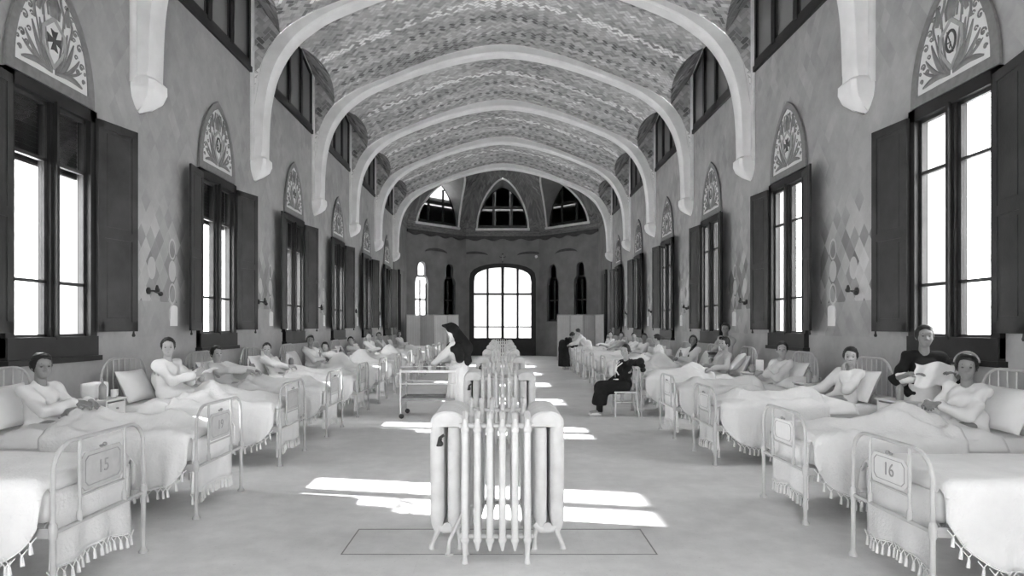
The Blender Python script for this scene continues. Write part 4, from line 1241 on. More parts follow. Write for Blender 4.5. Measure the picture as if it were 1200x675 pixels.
def surfnet(D, lo, h):
    S = D < 0
    c = np.zeros(tuple(np.array(D.shape)-1), int); pos = np.zeros(c.shape+(3,), np.float32); cnt = np.zeros(c.shape, np.float32)
    sh = c.shape
    def sl(o): return tuple(slice(o[i], o[i]+sh[i]) for i in range(3))
    for o in [(i,j,k) for i in (0,1) for j in (0,1) for k in (0,1)]: c += S[sl(o)]
    act = (c > 0) & (c < 8)
    ai = np.argwhere(act)
    P = np.zeros((len(ai), 3)); C = np.zeros(len(ai))
    corners = [(i,j,k) for i in (0,1) for j in (0,1) for k in (0,1)]
    for a in corners:
        for d in range(3):
            if a[d] == 0:
                b = list(a); b[d] = 1
                va = D[tuple((ai+a).T)]; vb = D[tuple((ai+b).T)]; m = (va < 0) != (vb < 0)
                t = np.where(m, va/(va-vb+1e-12), 0)
                q = ai+np.array(a)+np.eye(3)[d]*t[:, None]
                P += q*m[:, None]; C += m
    P = P/C[:, None]*h+lo
    idx = np.full(sh, -1, int); idx[tuple(ai.T)] = np.arange(len(ai))
    quads = []
    for d in range(3):
        e = [1, 1, 1]; e[d] = 0
        A = S[:-1] if d == 0 else (S[:, :-1] if d == 1 else S[:, :, :-1]); B = S[1:] if d == 0 else (S[:, 1:] if d == 1 else S[:, :, 1:])
        cr = np.argwhere(A != B); flip = A[tuple(cr.T)]
        u, v = [(1,2),(2,0),(0,1)][d]
        du = np.eye(3, dtype=int)[u]; dv = np.eye(3, dtype=int)[v]
        ok = (cr[:, u] > 0) & (cr[:, v] > 0) & (cr[:, u] < sh[u]) & (cr[:, v] < sh[v]); cr = cr[ok]; flip = flip[ok]
        q = np.stack([idx[tuple((cr-du-dv).T)], idx[tuple((cr-dv).T)], idx[tuple(cr.T)], idx[tuple((cr-du).T)]], 1)
        q[~flip] = q[~flip][:, ::-1]; quads.append(q)
    Q = np.concatenate(quads); Q = Q[(Q >= 0).all(1)]
    return P, Q
def np_obj(name, PQ, m, parent, smooth=True):
    P, Q = PQ; me = bpy.data.meshes.new(name)
    me.vertices.add(len(P)); me.vertices.foreach_set('co', P.astype(np.float32).ravel())
    me.loops.add(Q.size); me.loops.foreach_set('vertex_index', Q.ravel().astype(np.int32))
    me.polygons.add(len(Q)); me.polygons.foreach_set('loop_start', np.arange(0, Q.size, 4, dtype=np.int32))
    try: me.polygons.foreach_set('loop_total', np.full(len(Q), 4, np.int32))
    except Exception: pass
    me.update(calc_edges=True); me.validate()
    me.polygons.foreach_set('use_smooth', np.ones(len(me.polygons), bool))
    me.materials.append(M[m]); o = bpy.data.objects.new(name, me); COL.objects.link(o); o.parent = parent
    return o
def rotz(a): c, s = math.cos(a), math.sin(a); return np.array([[c,-s,0],[s,c,0],[0,0,1.]])
def roty(a): c, s = math.cos(a), math.sin(a); return np.array([[c,0,s],[0,1,0],[-s,0,c]])
def rotx(a): c, s = math.cos(a), math.sin(a); return np.array([[1,0,0],[0,c,-s],[0,s,c]])
def unit(v): v = np.array(v, float); return v/(np.linalg.norm(v)+1e-9)
def elbow(S, H, pole, u=.275, f=.25):
    d = H-S; L = np.linalg.norm(d); L2 = min(L, u+f-.003)
    H = S+d/L*L2; d = unit(d); a = (u*u-f*f+L2*L2)/(2*L2); hh = math.sqrt(max(0, u*u-a*a))
    p = np.array(pole, float); p = p-d*(p@d); p = unit(p); return S+d*a+p*hh, H
def hand(w, d, n, side, curl=.5, sc=1.0):
    """palm + five separate fingers; d along the hand, n palm normal (fingers curl towards n), side +1/-1 thumb side"""
    d = unit(d); n = unit(np.array(n, float)-d*(np.array(n, float)@d)); t = np.cross(n, d)*side
    R = np.stack([d, t, n], 1); g = [ell(w+d*.045*sc, (.050*sc, .038*sc, .016*sc), R), cap(w-d*.02, w+d*.02*sc, .023*sc, .024*sc)]
    fs = []
    for i, (off, L) in enumerate(((.030,.068),(.010,.076),(-.011,.070),(-.031,.055))):
        b = w+d*.082*sc+t*off*sc; a1 = curl*.8; a2 = curl*1.7
        p1 = b+(d*math.cos(a1)+n*math.sin(a1)+t*(off*1.5))*L*.45*sc; p2 = p1+(d*math.cos(a2)+n*math.sin(a2))*L*.35*sc; p3 = p2+(d*math.cos(a2*1.25)+n*math.sin(a2*1.25))*L*.22*sc
        fs += [[cap(b-d*.02, p1, .0095*sc, .0088*sc), cap(p1, p2, .0088*sc, .0078*sc), cap(p2, p3, .0078*sc, .0065*sc)]]
    b = w+d*.022*sc+t*.028*sc; p1 = b+(d*.55+t*.75+n*.3)*.036*sc; p2 = p1+(d*.85+t*.25+n*.45)*.032*sc
    fs += [[cap(b, p1, .013*sc, .0105*sc), cap(p1, p2, .0105*sc, .008*sc)]]
    return g, fs
def head_prims(c, R, hs=1.0):
    """R columns: forward, left, up"""
    def w(x, y, z): return c+R@(np.array([x, y, z])*hs)
    E = lambda p, r: ell(w(*p), np.array(r)*hs, R)
    sk = [E((-.012,0,.030), (.094,.074,.090)), E((.028,0,-.035), (.060,.056,.072)), E((.050,0,-.078),(.034,.034,.028)),
          E((.052,.034,-.028),(.030,.024,.030)), E((.052,-.034,-.028),(.030,.024,.030)), E((.062,0,.036),(.022,.050,.020))]
    fine = [cap(w(.083,0,.012), w(.103,0,-.024), .008*hs, .013*hs), ell(w(.094,.012,-.030), np.array((.011,.009,.008))*hs, R), ell(w(.094,-.012,-.030), np.array((.011,.009,.008))*hs, R),
            cap(w(.080,.020,-.060), w(.087,0,-.057), .007*hs), cap(w(.080,-.020,-.060), w(.087,0,-.057), .007*hs),
            ell(w(-.005,.076,-.012), np.array((.018,.009,.030))*hs, R), ell(w(-.005,-.076,-.012), np.array((.018,.009,.030))*hs, R)]
    cut = [(ell(w(.092,.031,.006), np.array((.018,.018,.011))*hs, R), .010), (ell(w(.092,-.031,.006), np.array((.018,.018,.011))*hs, R), .010)]
    return sk, fine, cut, w
def face_bits(par, w, R, hs, m_skin):
    mb = MB()
    for s in (-1, 1):
        p = w(.0785, s*.031, .006); mb2 = MB(); mb2.sph((0,0,0), .011*hs, 6, (.7,1,.62)); mb2.v = [tuple(p+R@np.array(v)) for v in mb2.v]; mb.v, f0 = mb.v+mb2.v, len(mb.v); mb.f += [tuple(i+f0 for i in f) for f in mb2.f]
    mb.build('eye', 'ink', par, smooth=True)
    eb = MB()
    for s in (-1, 1): eb.ring([tuple(w(.083, s*.014, .030)), tuple(w(.082, s*.031, .036)), tuple(w(.070, s*.050, .030))], [.003*hs,.0045*hs,.0025*hs], 5)
    eb.build('eyebrow', 'hair', par, smooth=True)
    mo = MB(); mo.ring([tuple(w(.082, -.020, -.060)), tuple(w(.092, 0, -.0605)), tuple(w(.082, .020, -.060))], [.0025*hs,.0055*hs,.0025*hs], 5); mo.build('mouth', 'skin_d', par, smooth=True)
def figure(name, loc, rz, label, P, group=None):
    """P: joints in the figure's own frame (x forward, y its left, z up) plus dress"""
    t = empty(name, loc, rz, label, 'person', group)
    h = P.get('h', .012); near = P.get('near', False)
    pel, chest, neck, hc = [np.array(P[k], float) for k in ('pel', 'chest', 'neck', 'head')]
    R = rotz(P.get('yaw', 0))@roty(P.get('pitch', 0))@rotx(P.get('roll', 0)); hs = P.get('hs', 1.0)
    sk, fine, cut, w = head_prims(hc, R, hs)
    tw = rotz(P.get('twist', 0)); sp = unit(chest-pel); sw = P.get('sw', .15)
    lat = tw@np.array([0, 1, 0.]); fwd = unit(np.cross(lat, sp)); RT = np.stack([fwd, lat, sp], 1)
    shL = neck-sp*.055+lat*sw; shR = neck-sp*.055-lat*sw
    arms = []; hands = []; fingers = []
    for s, S in ((1, shL), (-1, shR)):
        H = np.array(P['handL' if s > 0 else 'handR'], float); pole = P.get('poleL' if s > 0 else 'poleR', (-.35, s*.55, -1.0))
        E, H = elbow(S, H, pole); arms.append((S, E, H))
        hd = P.get('hdL' if s > 0 else 'hdR'); fd = unit(H-E); hd = unit(hd) if hd is not None else unit(fd+np.array([0,0,-.15]))
        hn = P.get('hnL' if s > 0 else 'hnR', (0, -s*.5, -1.0)); g, fs = hand(H, hd, hn, 1 if s < 0 else -1, P.get('curl', .55)); hands += g; fingers += fs
    body = [ell(pel+sp*.02, (.105,.150,.10), RT), ell(pel*.5+chest*.5, (.088,.120,.14), RT), ell(chest, (.098,.140,.15), RT), cap(shL, shR, .034), cap(neck-sp*.05, hc+R@np.array([-.02,0,-.06])*hs, .052, .047)]
    for S, E, H in arms: body += [cap(S, E, .034, .030), cap(E, H, .031, .022)]
    legs = P.get('legs', [])
    for (hp, kn, ft) in legs:
        hp, kn, ft = map(lambda a: np.array(a, float), (hp, kn, ft)); body += [cap(hp, kn, .070, .048), cap(kn, ft, .048, .034)]
        fdir = P.get('footdir', (1, 0, 0)); body += [cap(ft, ft+unit(fdir)*.15+np.array([0,0,-.01]), .036, .026)]
    groups = [(body, .03), (sk, .030), (fine, .006)]
    if h < .02:
        groups += [(hands, .012)]+[(f, .003) for f in fingers]
    else: groups += [(hands+[q for f in fingers for q in f], .004)]
    np_obj('body', field_mesh(groups, cut, h, mk=.010), P.get('skin', 'skin'), t)
    # gown
    gh = max(h, .012); L = P.get('puff', 1.0)
    gp = [ell(pel+sp*.03, (.128*L,.175*L,.12), RT), ell(pel*.5+chest*.5, (.110*L,.148*L,.16), RT), ell(chest+fwd*.01, (.118*L,.152,.165), RT), cap(shL, shR, .052), cap(neck-sp*.03, shL, .05, .045), cap(neck-sp*.03, shR, .05, .045)]
    bare = P.get('bare', .0)
    slv = []
    for S, E, H in arms:
        e2 = E+(H-E)*(1-P.get('cuff', .12)) if not bare else E
        slv += [cap(S, E, .060, .060), cap(E, e2, .058*P.get('slv', 1), .044*P.get('slv', 1))]
    sa, sb = P.get('seed', 1)*1.7, P.get('seed', 1)*.9
    def fold(X, Y, Z): return (.0095*np.sin(30*Y+8*np.sin(5*Z+sa)+4*X+sb)+.008*np.sin(26*X+20*Z+5*np.sin(8*Y+sa))+.003*np.sin(55*Y-30*Z+sb)).astype(np.float32)
    skirt = P.get('skirt'); gg = [(gp+slv, .028)]; planes = []
    if P.get('lap'):
        for a, b, r1, r2 in P['lap']: gg[0][0].append(cap(a, b, r1, r2))
    top = P.get('neckcut', True)
    cuts = [(ell(neck+fwd*.035+sp*.035, (.062,.058,.075), RT), .012)] if top else []
    np_obj('gown' if P.get('dress', 'gown') in ('gown','gown_g') else 'dress', field_mesh(gg, cuts, gh, fold), P.get('dress', 'gown'), t)
    if skirt:
        pr, m, zc, nm = skirt; a = 16
        def fold2(X, Y, Z): return ((.012*np.sin(a*np.arctan2(Y-pr[0][1][1], X-pr[0][1][0])+sa+2*np.sin(3*Z))*np.clip((1.0-Z)*1.2, 0, 1))).astype(np.float32)
        np_obj(nm, field_mesh([(pr, .06)], [], gh, fold2, planes=[((0,0,-1), -zc)]), m, t)
    # hair
    st = P.get('hair', 'bun')
    def E(p, r): return ell(w(*p), np.array(r)*hs, R)
    hr = [E((-.022,0,.038), (.098,.083,.092))]; hcuts = [(E((.088,0,-.022), (.074,.066,.088)), .014), (E((.05,.075,-.06), (.05,.03,.05)), .01), (E((.05,-.075,-.06), (.05,.03,.05)), .01)]
    if st == 'bun': hr += [E((-.095,0,.02), (.045,.05,.045)), E((-.01,.05,.02),(.05,.035,.06)), E((-.01,-.05,.02),(.05,.035,.06))]
    if st == 'full': hr += [E((-.02,.056,.012),(.055,.034,.055)), E((-.02,-.056,.012),(.055,.034,.055)), E((.005,.02,.088),(.065,.05,.030)), E((-.085,0,-.02),(.045,.05,.055))]
    if st == 'braid': hr += [E((-.03,.055,-.005),(.06,.04,.07)), E((-.03,-.055,-.005),(.06,.04,.07))]
    if st in ('bun','full','short','braid'):
        np_obj('hair', field_mesh([(hr, .02)], hcuts, min(h, .014), lambda X,Y,Z: (.0025*np.sin(90*X+40*Y+12*np.sin(30*Z))).astype(np.float32)), P.get('hairmat','hair'), t)
    for nm, m, pr, cu, k in P.get('extra', []):
        np_obj(nm, field_mesh([(pr, k)], cu, gh, fold if P.get('xfold') else None), m, t)
    if near: face_bits(t, w, R, hs, None)
    return t, w, R
def look_yaw(hx, hy, rz, off=0.0, lim=1.35):
    a = math.atan2(-hy, -hx)-rz; a = (a+PI) % (2*PI)-PI
    return max(-lim, min(lim, a))+off
def patient(side, k, label, lx=-.40, ly=0.0, recline=16, twist=None, hands='lap', look=0.0, pitch=.06, roll=0.0, yaw=None, lift=0.0, **kw):
    X = BX[side]; y = LB[side][k]; rz = 0 if side == 0 else PI; dist = y
    r = math.radians(recline); sp = np.array([-math.sin(r), 0, math.cos(r)])
    pel = np.array([lx, ly, .745+lift]); chest = pel+sp*.255; neck = pel+sp*.435; head = neck+np.array([-math.sin(r*.45), 0, math.cos(r*.45)])*.155+np.array([.02,0,0])
    sg = 1 if side == 0 else -1
    hx, hy = X+sg*head[0], y+sg*head[1]
    yw = look_yaw(hx, hy, rz, look) if yaw is None else yaw
    if twist is None: twist = max(-.5, min(.5, yw*.35))
    hd = {}
    base = pel
    if hands == 'lap': base = base-np.array([0,0,lift]); hd = dict(handL=base+[.27,.07,.20], handR=base+[.29,-.06,.20], hdL=(.3,-1,-.1), hdR=(.4,1,-.1), hnL=(-.4,0,-1), hnR=(-.4,0,-1))
    elif hands == 'fwd': base = base-np.array([0,0,lift]); hd = dict(handL=base+[.40,.08,.20], handR=base+[.38,-.10,.21], hdL=(1,-.5,-.2), hdR=(1,.5,-.2))
    elif hands == 'wide': base = base-np.array([0,0,lift]); hd = dict(handL=base+[.22,.26,.12], handR=base+[.26,-.20,.16], hdL=(1,.1,-.2), hdR=(1,.2,-.1))
    elif hands == 'chin': hd = dict(handL=base+[.36,.12,.12], hdL=(.9,.3,-.3), handR=neck+np.array([.12,-.06,-.02]), hdR=(-.1,.4,1), hnR=(-1,0,.2), poleR=(.3,-.8,-1))
    elif hands == 'chinL': hd = dict(handR=base+[.40,-.18,.13], hdR=(.9,-.3,-.3), handL=neck+np.array([.12,.05,-.04]), hdL=(-.1,-.4,1), hnL=(-1,0,.2), poleL=(.3,.8,-1))
    elif hands == 'up': hd = dict(handL=base+[.34,.05,.30], handR=base+[.34,-.07,.24], hdL=(.6,-.3,.5), hdR=(.6,.3,.4), hnL=(0,-.6,.6), hnR=(0,.6,.6))
    legs = [((pel[0]+.02, ly*.5+s*.07, .73), (min(.30, pel[0]+.46), s*.07, .70), (.66, s*.06, .66)) for s in (-1, 1)]
    res = .0075 if dist < 9 else (.010 if dist < 13 else (.015 if dist < 18 else .020))
    P = dict(pel=pel, chest=chest, neck=neck, head=head, yaw=yw, pitch=pitch, roll=roll, twist=twist, h=res, near=dist < 15, legs=legs, seed=k+side*20, lap=[(pel+[.05,0,-.01], pel+[.22,0,-.03], .15, .12)])
    P['footdir'] = (1, 0, .0)
    P.update(hd); P.update(kw)
    for key in ('handL','handR'):
        P[key] = np.array(P[key])
    return figure('person', (X, y, 0), rz, label, P, 'patients in the beds')
# ---- left row
patient(0, 1, 'dark-haired woman in a white gown sitting up in the second left bed, hands in front', lx=-.61, lift=-.06, recline=2, hands='fwd', hair='full', skin='skin_d', look=.35, dress='gown', near=True)
patient(0, 2, 'smiling woman in a white gown sitting up in the third left bed, holding a letter', lx=-.50, ly=.03, recline=5, lift=.05, hands='up', hair='bun')
patient(0, 3, 'woman with clasped hands reclining in the fourth left bed beside a black window', lx=-.58, recline=28, hands='fwd', look=.5, hair='full', lift=-.06)
patient(0, 4, 'woman lying back on a tilted pillow in the fifth left bed', lx=-.52, recline=30, hands='wide', hair='short', lift=-.06)
patient(0, 5, 'woman sitting upright with folded hands in the sixth left bed', lx=-.50, recline=8, hands='lap', hair='full', look=.15, skin='skin_d')
patient(0, 6, 'dark-haired patient lying low behind raised knees in the seventh left bed', lx=-.40, recline=52, hands='wide', hair='full', lift=-.03)
patient(0, 7, 'patient reclining low in the eighth left bed', lx=-.35, recline=35, hands='lap', hair='bun', lift=-.02)
patient(0, 8, 'patient in a white gown sitting up in the ninth left bed', lx=-.45, recline=12, hands='lap', hair='short')
patient(0, 9, 'patient leaning on one arm in the tenth left bed', lx=-.50, recline=15, hands='chin', hair='full')
patient(0, 11, 'patient in a bright white gown sitting in the twelfth left bed', lx=-.50, recline=8, hands='lap', hair='bun')
# ---- right row
patient(1, 1, 'woman with a pale headband and a large white gown in the second right bed', lx=-.64, ly=-.10, lift=-.06, recline=6, hands='lap', hair='full', skin='skin_d', puff=1.25, near=True)
patient(1, 2, 'woman with one hand at her throat in the third right bed', lift=-.06, lx=-.70, ly=.0, recline=12, hands='chinL', hair='full')
patient(1, 3, 'woman with folded arms sitting up in the fourth right bed', lift=-.04, lx=-.64, ly=.0, recline=10, hands='lap', hair='bun', puff=1.05)
patient(1, 4, 'woman with dark hair and a grey gown leaning towards the fifth right bed', lx=-.50, ly=0, recline=14, hands='wide', yaw=.45, hair='full', dress='gown_g',
        extra=[])
patient(1, 5, 'woman with a dark braid over her shoulder in the sixth right bed', lx=-.55, recline=10, hands='lap', hair='braid', look=0, skin='skin_d')
patient(1, 6, 'patient in white bending forward over the seventh right bed', lx=-.42, recline=-12, hands='fwd', hair='short', yaw=-.3)
patient(1, 7, 'dark-haired patient in the eighth right bed', lx=-.35, recline=12, hands='lap', hair='full', skin='skin_d')
patient(1, 8, 'patient with short hair in the ninth right bed', lx=-.45, recline=15, hands='lap', hair='short')
patient(1, 9, 'patient with full dark hair in the tenth right bed', lx=-.45, recline=12, hands='chin', hair='full')
patient(1, 10, 'patient with hair in a bun in the eleventh right bed', lx=-.42, recline=12, hands='lap', hair='bun')
# ================================================================== VISITORS AND STAFF
def A(*a): return np.array(a, float)
# head scarf for the woman in the fifth right bed
def find(lbl): return [o for o in bpy.data.objects if o.get('label', '').startswith(lbl)][0]
def scarf(o, P_head, yaw, m='sheet', band=True):
    R = rotz(yaw); w = lambda x, y, z: P_head+R@A(x, y, z)
    np_obj('head_scarf', field_mesh([([ell(w(-.02,0,.042), A(.104,.090,.096), R), ell(w(-.08,0,-.05), A(.05,.06,.07), R)], .02)], [(ell(w(.088,0,-.035), A(.072,.066,.085), R), .012)], .012), m, o)
# standing helper frame: x forward
def standing(label, loc, rz, H=1.62, **kw):
    f = H/1.62
    P = dict(pel=A(0,0,.88)*f, chest=A(-.01,0,1.14)*f, neck=A(-.015,0,1.345)*f, head=A(.01,0,1.50)*f, handL=A(.18,.22,.88)*f, handR=A(.18,-.22,.88)*f, near=True, h=.010, curl=.4)
    P['legs'] = [((0, s*.09, .86*f), (.01, s*.09, .47*f), (-.02, s*.09, .055)) for s in (-1, 1)]
    P.update(kw); return figure('person', loc, rz, label, P)
# nun at the trolley, facing left (-x)
skirt = ([cap((0,0,.98),(0,0,.80),.15,.18), cap((0,0,.80),(0,0,.22),.18,.25)], 'sheet', .17, 'apron_skirt')
t, w, R = standing('nun in a pointed black veil, black cape and white apron, at the trolley', (-.80, 11.86, 0), PI-.15, 1.66,
    chest=A(.05,0,1.16), neck=A(.09,0,1.37), head=A(.13,0,1.53), handL=A(.46,.10,.95), handR=A(.42,-.16,.97), hdL=(1,0,-.2), hdR=(1,0,-.3), slv=1.25, pitch=.45, yaw=.1, skirt=skirt, dress='gown', hair='none', puff=1.05,
    skin='skin', seed=3)
hc = A(.13,0,1.53)
Rn = rotz(.1)@roty(.45); wn_ = lambda x, y, z: hc+Rn@A(x, y, z)
np_obj('wimple', field_mesh([([ell(wn_(-.0,0,.0), A(.10,.088,.115), Rn), ell(A(.10,0,1.38), A(.08,.10,.10))], .03)], [(ell(wn_(.09,0,-.01), A(.05,.052,.075), Rn), .008)], .012), 'sheet', t)
np_obj('veil', field_mesh([([ell(wn_(-.035,0,.045), A(.115,.105,.115), Rn), cap(wn_(-.02,0,.11), wn_(.10,0,.19), .075, .02), cap(wn_(-.07,0,0), A(-.10,0,1.25), .09, .16)], .04)], [(ell(wn_(.12,0,-.02), A(.095,.085,.125), Rn), .012)], .012), 'black', t)
np_obj('cape', field_mesh([([ell(A(.05,0,1.27), A(.17,.22,.13)), cap(A(-.02,.13,1.25), A(-.06,.19,1.05), .09, .07), cap(A(-.02,-.13,1.25), A(-.06,-.19,1.05), .09, .07), cap(A(-.06,0,1.2), A(-.15,0,1.0), .14, .09)], .05)], [], .012, lambda X,Y,Z: (.007*np.sin(30*Y+6*np.sin(7*Z))).astype(np.float32)), 'black', t)
# woman in dark dress on the chair, sideways, face to the camera. own frame: x forward = world -x
rz = PI-.0
sx, sy = CH
P = dict(pel=A(.02,0,.56), chest=A(-.03,0,.82), neck=A(-.05,0,1.03), head=A(-.02,0,1.19), yaw=look_yaw(sx, sy, rz)*.85, twist=.45, h=.009, near=True, dress='black', hair='full', slv=1.0, cuff=.06,
    handR=A(.26,-.10,.62), hdR=(.9,.1,-.4), handL=A(-.30,.20,.86), poleL=(-.2,1,.3), hdL=(-.2,-.3,-1), puff=1.0, seed=5, roll=0,
    legs=[((.05,s*.09,.53),(.44,s*.09,.50),(.46,s*.07,.06)) for s in (-1,1)], neckcut=True)
P['yaw'] = .95
t, w, R = figure('person', (sx, sy, 0), rz, 'woman in a dark belted dress sitting sideways on a white chair by the right beds', P)
np_obj('skirt', field_mesh([([q for s in (-1, 1) for q in (cap((.02,s*.07,.55),(.41,s*.08,.51),.135,.115), cap((.42,s*.075,.50),(.455,s*.07,.24),.115,.125))], .05)], [], .012, lambda X,Y,Z: (.006*np.sin(45*Y+3*np.sin(8*Z))).astype(np.float32), planes=[((0,0,-1), -.20)]), 'black', t)
mb = MB()
mb.ring([(.04,-.13,1.0),(.13,-.06,.93),(.165,.05,.84),(.13,.15,.76)], .013, 6); mb.ring([(.06,.14,.98),(.14,.05,.90),(.165,-.03,.80),(.15,-.08,.70)], .012, 6)
mb.ring([(.13,-.15,.64),(.19,0,.665),(.14,.16,.68)], .012, 6); mb.build('dress_piping', 'paper', t, smooth=True)
for s in (-1, 1):
    sh = MB(); sh.ring([(.43,s*.07,.035),(.50,s*.07,.04),(.60,s*.07,.03),(.65,s*.07,.025)], [.04,.046,.042,.02], 8, sq=(.8,1)); sh.build('shoe', 'sheet', t, smooth=True)
    st_ = MB(); st_.tube((.455,s*.07,.08),(.45,s*.085,.30),.05,8); st_.build('stocking', 'black', t, smooth=True)
# nurse between the 2nd and 3rd right beds holding up a white sheet
yn = 6.92; xn = 4.50
rz = math.atan2(-yn, -xn)+.25
skirt = ([cap((0,0,1.0),(0,0,.80),.15,.18), cap((0,0,.80),(0,0,.18),.18,.26)], 'sheet', .14, 'apron_skirt')
t, w, R = standing('nurse in black with white sleeves holding a white cloth before her', (xn, yn, 0), rz, 1.66, dress='black', hair='full', skin='skin_d', hairmat='hair',
    handL=A(.29,.215,1.17), handR=A(.29,-.215,1.15), hdL=(.45,-.9,.2), hdR=(.45,.9,.2), skirt=skirt, puff=1.1, bare=1, yaw=-.05, h=.009, seed=8)
for q in (1, -1): np_obj('sleeve', field_mesh([([cap(A(.02,q*.24,1.10), A(.22,q*.17,1.10), .070, .048)], .02)], [], .012, lambda X,Y,Z: (.004*np.sin(60*X)).astype(np.float32)), 'sheet', t)
c, s_ = math.cos(rz), math.sin(rz)
mb = MB(); rows = []
for i in range(13):
    z = 1.27-.24*i/12; rows.append([(.335+.012*math.sin(j*.8+i*.3)+.02*(i/12), -.17+.34*j/16+.01*math.sin(i), z-.02*math.sin(j*.5)) for j in range(17)])
mb.grid(rows); o = mb.build('white_cloth', 'paper', smooth=True); o.location = (xn, yn, 0); o.rotation_euler = (0,0,rz)
sol = o.modifiers.new('thick','SOLIDIFY'); sol.thickness = .006
tag(o, 'white cloth held up by the nurse in black by the right wall', 'cloth')
# nurse standing behind the fifth/sixth right beds
t, w, R = standing('standing nurse in a light apron with dark collar, between the fifth and sixth right beds', (4.55, 13.22, 0), PI+.55, 1.72, dress='gown_g', hair='full', skin='skin_d',
    handL=A(.32,.02,1.08), handR=A(.32,-.12,1.06), hdL=(.5,-1,0), hdR=(.5,1,0), skirt=([cap((0,0,1.0),(0,0,.80),.15,.18), cap((0,0,.80),(0,0,.2),.18,.24)], 'gown_g', .16, 'skirt'), yaw=.55, pitch=.1, seed=11,
    extra=[('apron', 'sheet', [ell((.075,0,1.15),(.075,.11,.17)), ell((.09,0,.9),(.11,.15,.16))], [], .05), ('collar', 'black', [cap((.06,.07,1.40),(.07,-.07,1.40),.035), cap((-.03,.08,1.42),(-.03,-.08,1.42),.03)], [], .02)])
mb = MB(); mb.lathe([(.001,0),(.07,.0),(.10,.05),(.095,.05),(.06,.01)],14); o = mb.build('bowl','dkgrey',smooth=True,ang=60); o.location = (4.55+.40*math.cos(PI+.55)+.0, 13.22+.40*math.sin(PI+.55), 1.075); tag(o,'dark bowl in the hands of the standing nurse','bowl')
# person in a white coat leaning over a far right bed, and a dark-clothed figure
t, w, R = standing('short-haired person in a long white coat leaning over a far right bed', (3.05, 23.48, 0), PI-.2, 1.62, pel=A(-.05,0,.88), chest=A(.12,0,1.12), neck=A(.24,0,1.30), head=A(.33,0,1.43), h=.018, near=False, hair='short', dress='gown',
    handL=A(.62,.10,.98), handR=A(.60,-.16,.96), skirt=([cap((-.03,0,1.0),(-.03,0,.80),.15,.18), cap((-.03,0,.80),(0,0,.4),.18,.21)], 'gown', .34, 'coat_skirt'), pitch=.3)
t, w, R = standing('person in dark clothes bending beside the white-coated figure, far right row', (2.32, 24.2, 0), .1, 1.55, pel=A(-.1,0,.86), chest=A(.06,0,1.08), neck=A(.20,0,1.20), head=A(.30,0,1.30), h=.018, near=False, hair='full', dress='black',
    handL=A(.45,.15,.92), handR=A(.45,-.15,.92), skirt=([cap((-.08,0,1.0),(-.05,0,.80),.15,.18), cap((-.05,0,.80),(0,0,.2),.18,.24)], 'black', .14, 'skirt'), pitch=.5)
# letter in the smiling woman's hands
for o in [find('smiling woman')]:
    mb = MB(); rows = [[(-.01+.13*i/6+.0, -.10+.17*j/6, .012*math.sin(i*.8)+.02*math.sin(j*.5)) for j in range(7)] for i in range(7)]; mb.grid(rows)
    q = mb.build('letter','paper',smooth=True); q.modifiers.new('t','SOLIDIFY').thickness = .002
    q.location = (o.location.x-.42+.40, o.location.y+.02, 1.06); q.rotation_euler = (0,-.6,-.3); tag(q,'folded white letter in the smiling woman\'s hands','letter')
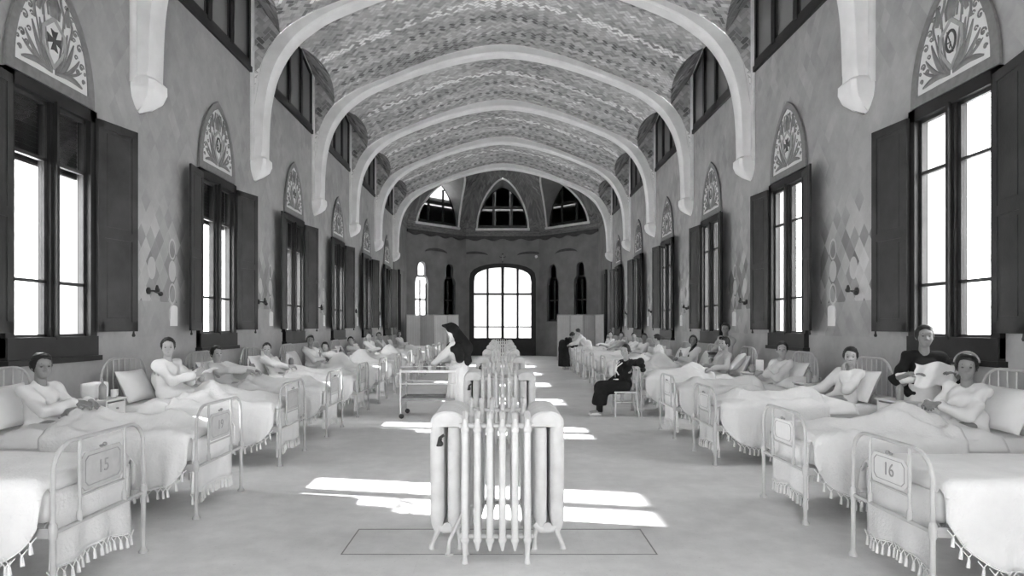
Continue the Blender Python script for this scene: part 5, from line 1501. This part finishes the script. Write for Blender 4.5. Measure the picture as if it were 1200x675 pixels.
# head scarf / headband
o = find('woman with a pale headband')
r = math.radians(6); pel = A(-.64,-.10,.685); sp = A(-math.sin(r),0,math.cos(r)); neck = pel+sp*.435; hd = neck+A(-math.sin(r*.45),0,math.cos(r*.45))*.155+A(.02,0,0)
X, y = BX[1], LB[1][1]; yw = look_yaw(X-hd[0], y-hd[1], PI); R = rotz(yw)
mb = MB(); mb.ring([tuple(hd+R@A(.035, .094*math.cos(a), .045+.098*math.sin(a))) for a in [PI*i/14 for i in range(15)]], .008, 6); mb.build('headband','metal',o,smooth=True)
o = find('woman with a dark braid')
mb = MB(); r = math.radians(10); pel = A(-.55,0,.745); sp = A(-math.sin(r),0,math.cos(r)); nk = pel+sp*.435
mb.ring([tuple(nk+A(*q)) for q in ((-.04,.07,.08),(.04,.08,.0),(.10,.07,-.10),(.13,.05,-.22),(.15,.03,-.30))], [.03,.032,.03,.025,.012], 8); mb.build('braid','hair',o,smooth=True)

# ================================================================== OUTSIDE, CAMERA, LIGHT
w_ = bpy.data.worlds.new('World'); scn.world = w_; w_.use_nodes = True
bg = w_.node_tree.nodes['Background']; bg.inputs[0].default_value = (1,1,1,1); bg.inputs[1].default_value = 3.4
su = bpy.data.lights.new('sun', 'SUN'); su.energy = 14; su.angle = math.radians(.9)
so = bpy.data.objects.new('sun', su); COL.objects.link(so)
so.rotation_euler = Vector((1, -.20, -.53)).to_track_quat('-Z', 'Y').to_euler()
# daylight portals in the window openings
for s in (-1, 1):
    for w in WINS:
        L = bpy.data.lights.new('portal', 'AREA'); L.shape = 'RECTANGLE'; L.size = 1.3; L.size_y = 2.8; L.cycles.is_portal = True
        o = bpy.data.objects.new('portal', L); COL.objects.link(o); o.location = (s*(XW+.40), w, 2.79)
        o.rotation_euler = Vector((-s, 0, 0)).to_track_quat('-Z', 'Z').to_euler()
L = bpy.data.lights.new('portal', 'AREA'); L.shape = 'RECTANGLE'; L.size = 3.2; L.size_y = 4.2; L.cycles.is_portal = True
o = bpy.data.objects.new('portal', L); COL.objects.link(o); o.location = (0, YB-.35, 2.6); o.rotation_euler = Vector((0, 1, 0)).to_track_quat('-Z', 'Z').to_euler()
cam = bpy.data.cameras.new('camera'); co = bpy.data.objects.new('camera', cam); COL.objects.link(co)
co.location = (0, 0, CAMH); co.rotation_euler = (PI/2, 0, 0)
cam.sensor_width = 36; cam.lens = F/1200*36; cam.shift_x = (600-VPX)/1200; cam.shift_y = (VPY-337.5)/1200; cam.clip_end = 300
scn.camera = co
scn.view_settings.view_transform = 'Standard'; scn.view_settings.look = 'None'; scn.view_settings.gamma = 1; scn.view_settings.use_curve_mapping = False
scn.view_settings.exposure = 2.35
scn.cycles.use_denoising = True
scn.cycles.max_bounces = 10; scn.cycles.diffuse_bounces = 7; scn.cycles.transparent_max_bounces = 12
scn.cycles.sample_clamp_indirect = 8
